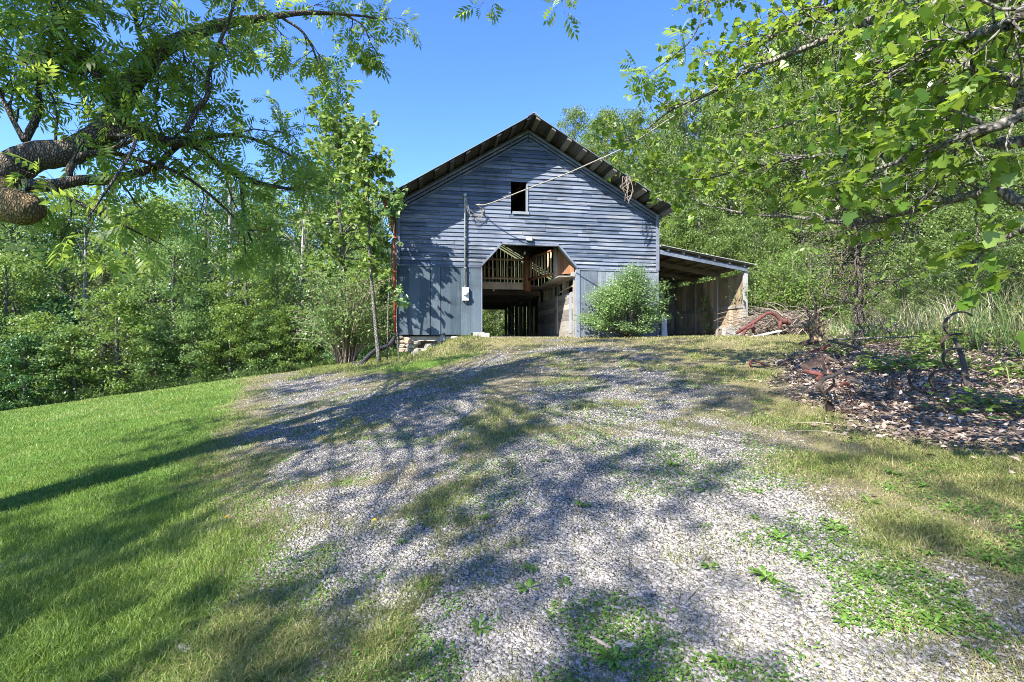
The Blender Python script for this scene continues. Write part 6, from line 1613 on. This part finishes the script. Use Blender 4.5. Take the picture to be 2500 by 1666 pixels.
# red arched plow by the lean-to
g0 = on_ground(1812, 16.4); yr = 16.4
zr = lambda X, Y, dy=0.0: P(1600 + X / 5.229, 580 + Y / 5.229 + 3, yr + dy)
red = tag(empty('red_plow', g0), 'faded red walking plow with an arched beam in front of the brush pile', 'farm implement')
m_ = MB(); m_.tube(smooth_path([zr(1035, 1205), zr(1140, 1140), zr(1240, 1080), zr(1350, 1005), zr(1430, 955), zr(1500, 955), zr(1560, 1000), zr(1610, 1050), zr(1680, 1065)], 4), .055, 8); part(m_, 'beam', M['redrust'], red, True)
m_ = MB(); m_.tube(smooth_path([zr(1115, 1245, -.2), zr(1140, 1190, -.2), zr(1190, 1145, -.2), zr(1240, 1130, -.1), zr(1250, 1090, 0)], 4), .05, 8); part(m_, 'handle', M['redrust'], red, True)
m_ = MB(); m_.tube([zr(1600, 1050), zr(1590, 1120), zr(1575, 1190)], [.06, .05, .04], 8); part(m_, 'standard', M['redrust'], red, True)
m_ = MB(); m_.tube([zr(1600, 1070, .1), zr(1660, 1050, .1), zr(1720, 1090, 0)], [.09, .1, .06], 10); part(m_, 'hub', M['redrust'], red, True)
m_ = MB(); m_.hexa([zr(1215, 1120, -.1), zr(1260, 1110, -.1), zr(1280, 1200, 0), zr(1240, 1210, 0)], [zr(1215, 1115, .05), zr(1260, 1105, .05), zr(1280, 1195, .15), zr(1240, 1205, .15)]); part(m_, 'share', M['redrust'], red)
m_ = MB(.9); m_.bar(zr(1220, 1258, -.4), zr(1600, 1175, -.1), .12, .05); tag(m_.build('plank', M['whitewood'], None), 'long pale plank lying on the grass before the red plow', 'plank')
# brush pile
b0 = on_ground(1915, 17.6); root = MB(); r2 = random.Random(41)
for k in range(420):
    root.r = r2.random(); bx_ = r2.gauss(.1, .6); s_ = Vector((bx_ + r2.uniform(-.2, .2), r2.uniform(-.5, .7), r2.uniform(0, .55))); d_ = Vector((r2.choice((-1, -1, -1, 1)) * r2.uniform(.4, 1), r2.uniform(-.3, .3), r2.uniform(-.1, .6))).normalized(); L = r2.uniform(.6, 1.5)
    e_ = s_ + d_ * L; pts = [s_, s_.lerp(e_, .5) + Vector((0, 0, .16)), e_ + Vector((0, 0, -.12))]
    root.tube(smooth_path(pts, 3), [.014, .014, .012, .012, .01, .008, .005], 4)
o = root.build('brush_pile', M['twig'], None); o.location = b0; tag(o, 'heap of dry grey brush between the white post and the old stump', 'brush pile')
# dark broken tree stump with a slanting snag
s0 = on_ground(1992, 11.2); root = tag(empty('tree_stump', s0), 'dark broken stump with splintered snags at the edge of the grass', 'stump')
m_ = MB(.5); m_.tube(smooth_path([Vector((.06, 0, -.1)), Vector((.04, 0, .15)), Vector((0, 0, .38)), Vector((-.03, 0, .6))], 4), lerp_list([.24, .17, .155, .16], 4), 14, .14); m_.build('stump_base', bark_mat('stump_bark', (.03, .024, .018), (.28, .21, .13), (.3, .24, .05), 14), root, False)
for a, b, r_ in (((-.05, 0, .5), (-.28, .05, .98), .05), ((.0, 0, .55), (-.06, 0, 1.28), .035), ((-.1, 0, .45), (-.62, .1, .42), .07), ((-.4, .1, .42), (-.34, .1, .85), .03)):
    m_ = MB(.5); m_.tube([a, Vector(a).lerp(Vector(b), .5) + Vector((.02, 0, .01)), b], [r_, r_ * .8, r_ * .3], 7, .15); m_.build('snag', M['bark_walnut'], root)
m_ = MB(.2)
for k in range(9):
    a = k * .7; m_.tube([(math.cos(a) * .12, math.sin(a) * .12, .08), (math.cos(a) * .3, math.sin(a) * .3, .02), (math.cos(a) * .45, math.sin(a) * .45, -.06)], [.06, .045, .02], 6, .1)
m_.build('roots', M['rust'], root)

# near weedy plant at the right edge with one big yellowing leaf
g_ = on_ground(2560, 3.6); lv = []; r2 = random.Random(9)
root = tag(empty('big_leaf_plant', g_), 'broad leaved plant at the right edge with one yellowing leaf', 'plant'); m_ = MB(.5)
tip = P(2500, 835, 3.4) - g_
m_.tube(smooth_path([Vector((0, 0, 0)), Vector((.05, -.05, tip.z * .6)), tip + Vector((.1, 0, .05))], 4), .008, 5); m_.build('stem', M['twig'], root)
lv = [(tip + Vector((.02, 0, .06)), Vector((-.3, -.2, -.9)).normalized()), (tip + Vector((.1, .05, .0)), Vector((.3, -.3, -.5)).normalized()), (tip + Vector((.08, .02, -.12)), Vector((.1, -.4, -.3)).normalized())]
build_leaves('foliage', lv, LOBED, LOBED_F, .19, M['leaf_maple'], root, 2, .9)

# ------------------------------------------------------------------ sky, sun, camera
w = bpy.data.worlds.new('World'); scene.world = w; w.use_nodes = True; nt = w.node_tree; nt.nodes.clear()
sky = nt.nodes.new('ShaderNodeTexSky'); sky.sky_type = 'NISHITA'; sky.sun_disc = False
to_sun = -SUN_DIR
sky.sun_elevation = math.asin(to_sun.z); sky.sun_rotation = math.atan2(to_sun.x, to_sun.y)
sky.air_density = 1.0; sky.dust_density = 0.0; sky.ozone_density = 4.0; sky.altitude = 800
bg = nt.nodes.new('ShaderNodeBackground'); bg.inputs['Strength'].default_value = 0.118
ou = nt.nodes.new('ShaderNodeOutputWorld'); hs = nt.nodes.new('ShaderNodeHueSaturation'); hs.inputs['Saturation'].default_value = 1.2; hs.inputs['Hue'].default_value = 0.515; nt.links.new(sky.outputs[0], hs.inputs['Color']); nt.links.new(hs.outputs[0], bg.inputs[0]); nt.links.new(bg.outputs[0], ou.inputs[0])
sun = bpy.data.lights.new('sun', 'SUN'); sun.energy = 4.0; sun.angle = math.radians(0.5); sun.color = (1.0, 0.95, 0.87)
so = bpy.data.objects.new('sun', sun); COL.objects.link(so); so.location = (-10, -8, 20); so.rotation_euler = SUN_DIR.to_track_quat('-Z', 'Y').to_euler()
cam = bpy.data.cameras.new('camera'); co = bpy.data.objects.new('camera', cam); COL.objects.link(co)
cam.sensor_width = 36.0; cam.lens = 36.0 * F / 2500.0; cam.clip_start = 0.05; cam.clip_end = 2000
co.location = (0, 0, 0); co.rotation_euler = (math.radians(90), 0, 0)
scene.camera = co
vs_ = scene.view_settings; vs_.view_transform = 'Standard'; vs_.look = 'None'; vs_.exposure = EXPOSURE; vs_.gamma = 1.0; vs_.use_curve_mapping = False
scene.cycles.use_denoising = True; scene.cycles.denoiser = 'OPENIMAGEDENOISE'; scene.cycles.denoising_prefilter = 'NONE'; scene.cycles.denoising_input_passes = 'RGB_ALBEDO_NORMAL'
scene.cycles.pixel_filter_type = 'BLACKMAN_HARRIS'; scene.cycles.filter_width = 0.95; scene.cycles.max_bounces = 8; scene.cycles.diffuse_bounces = 4; scene.cycles.transmission_bounces = 6; scene.cycles.sample_clamp_indirect = 6
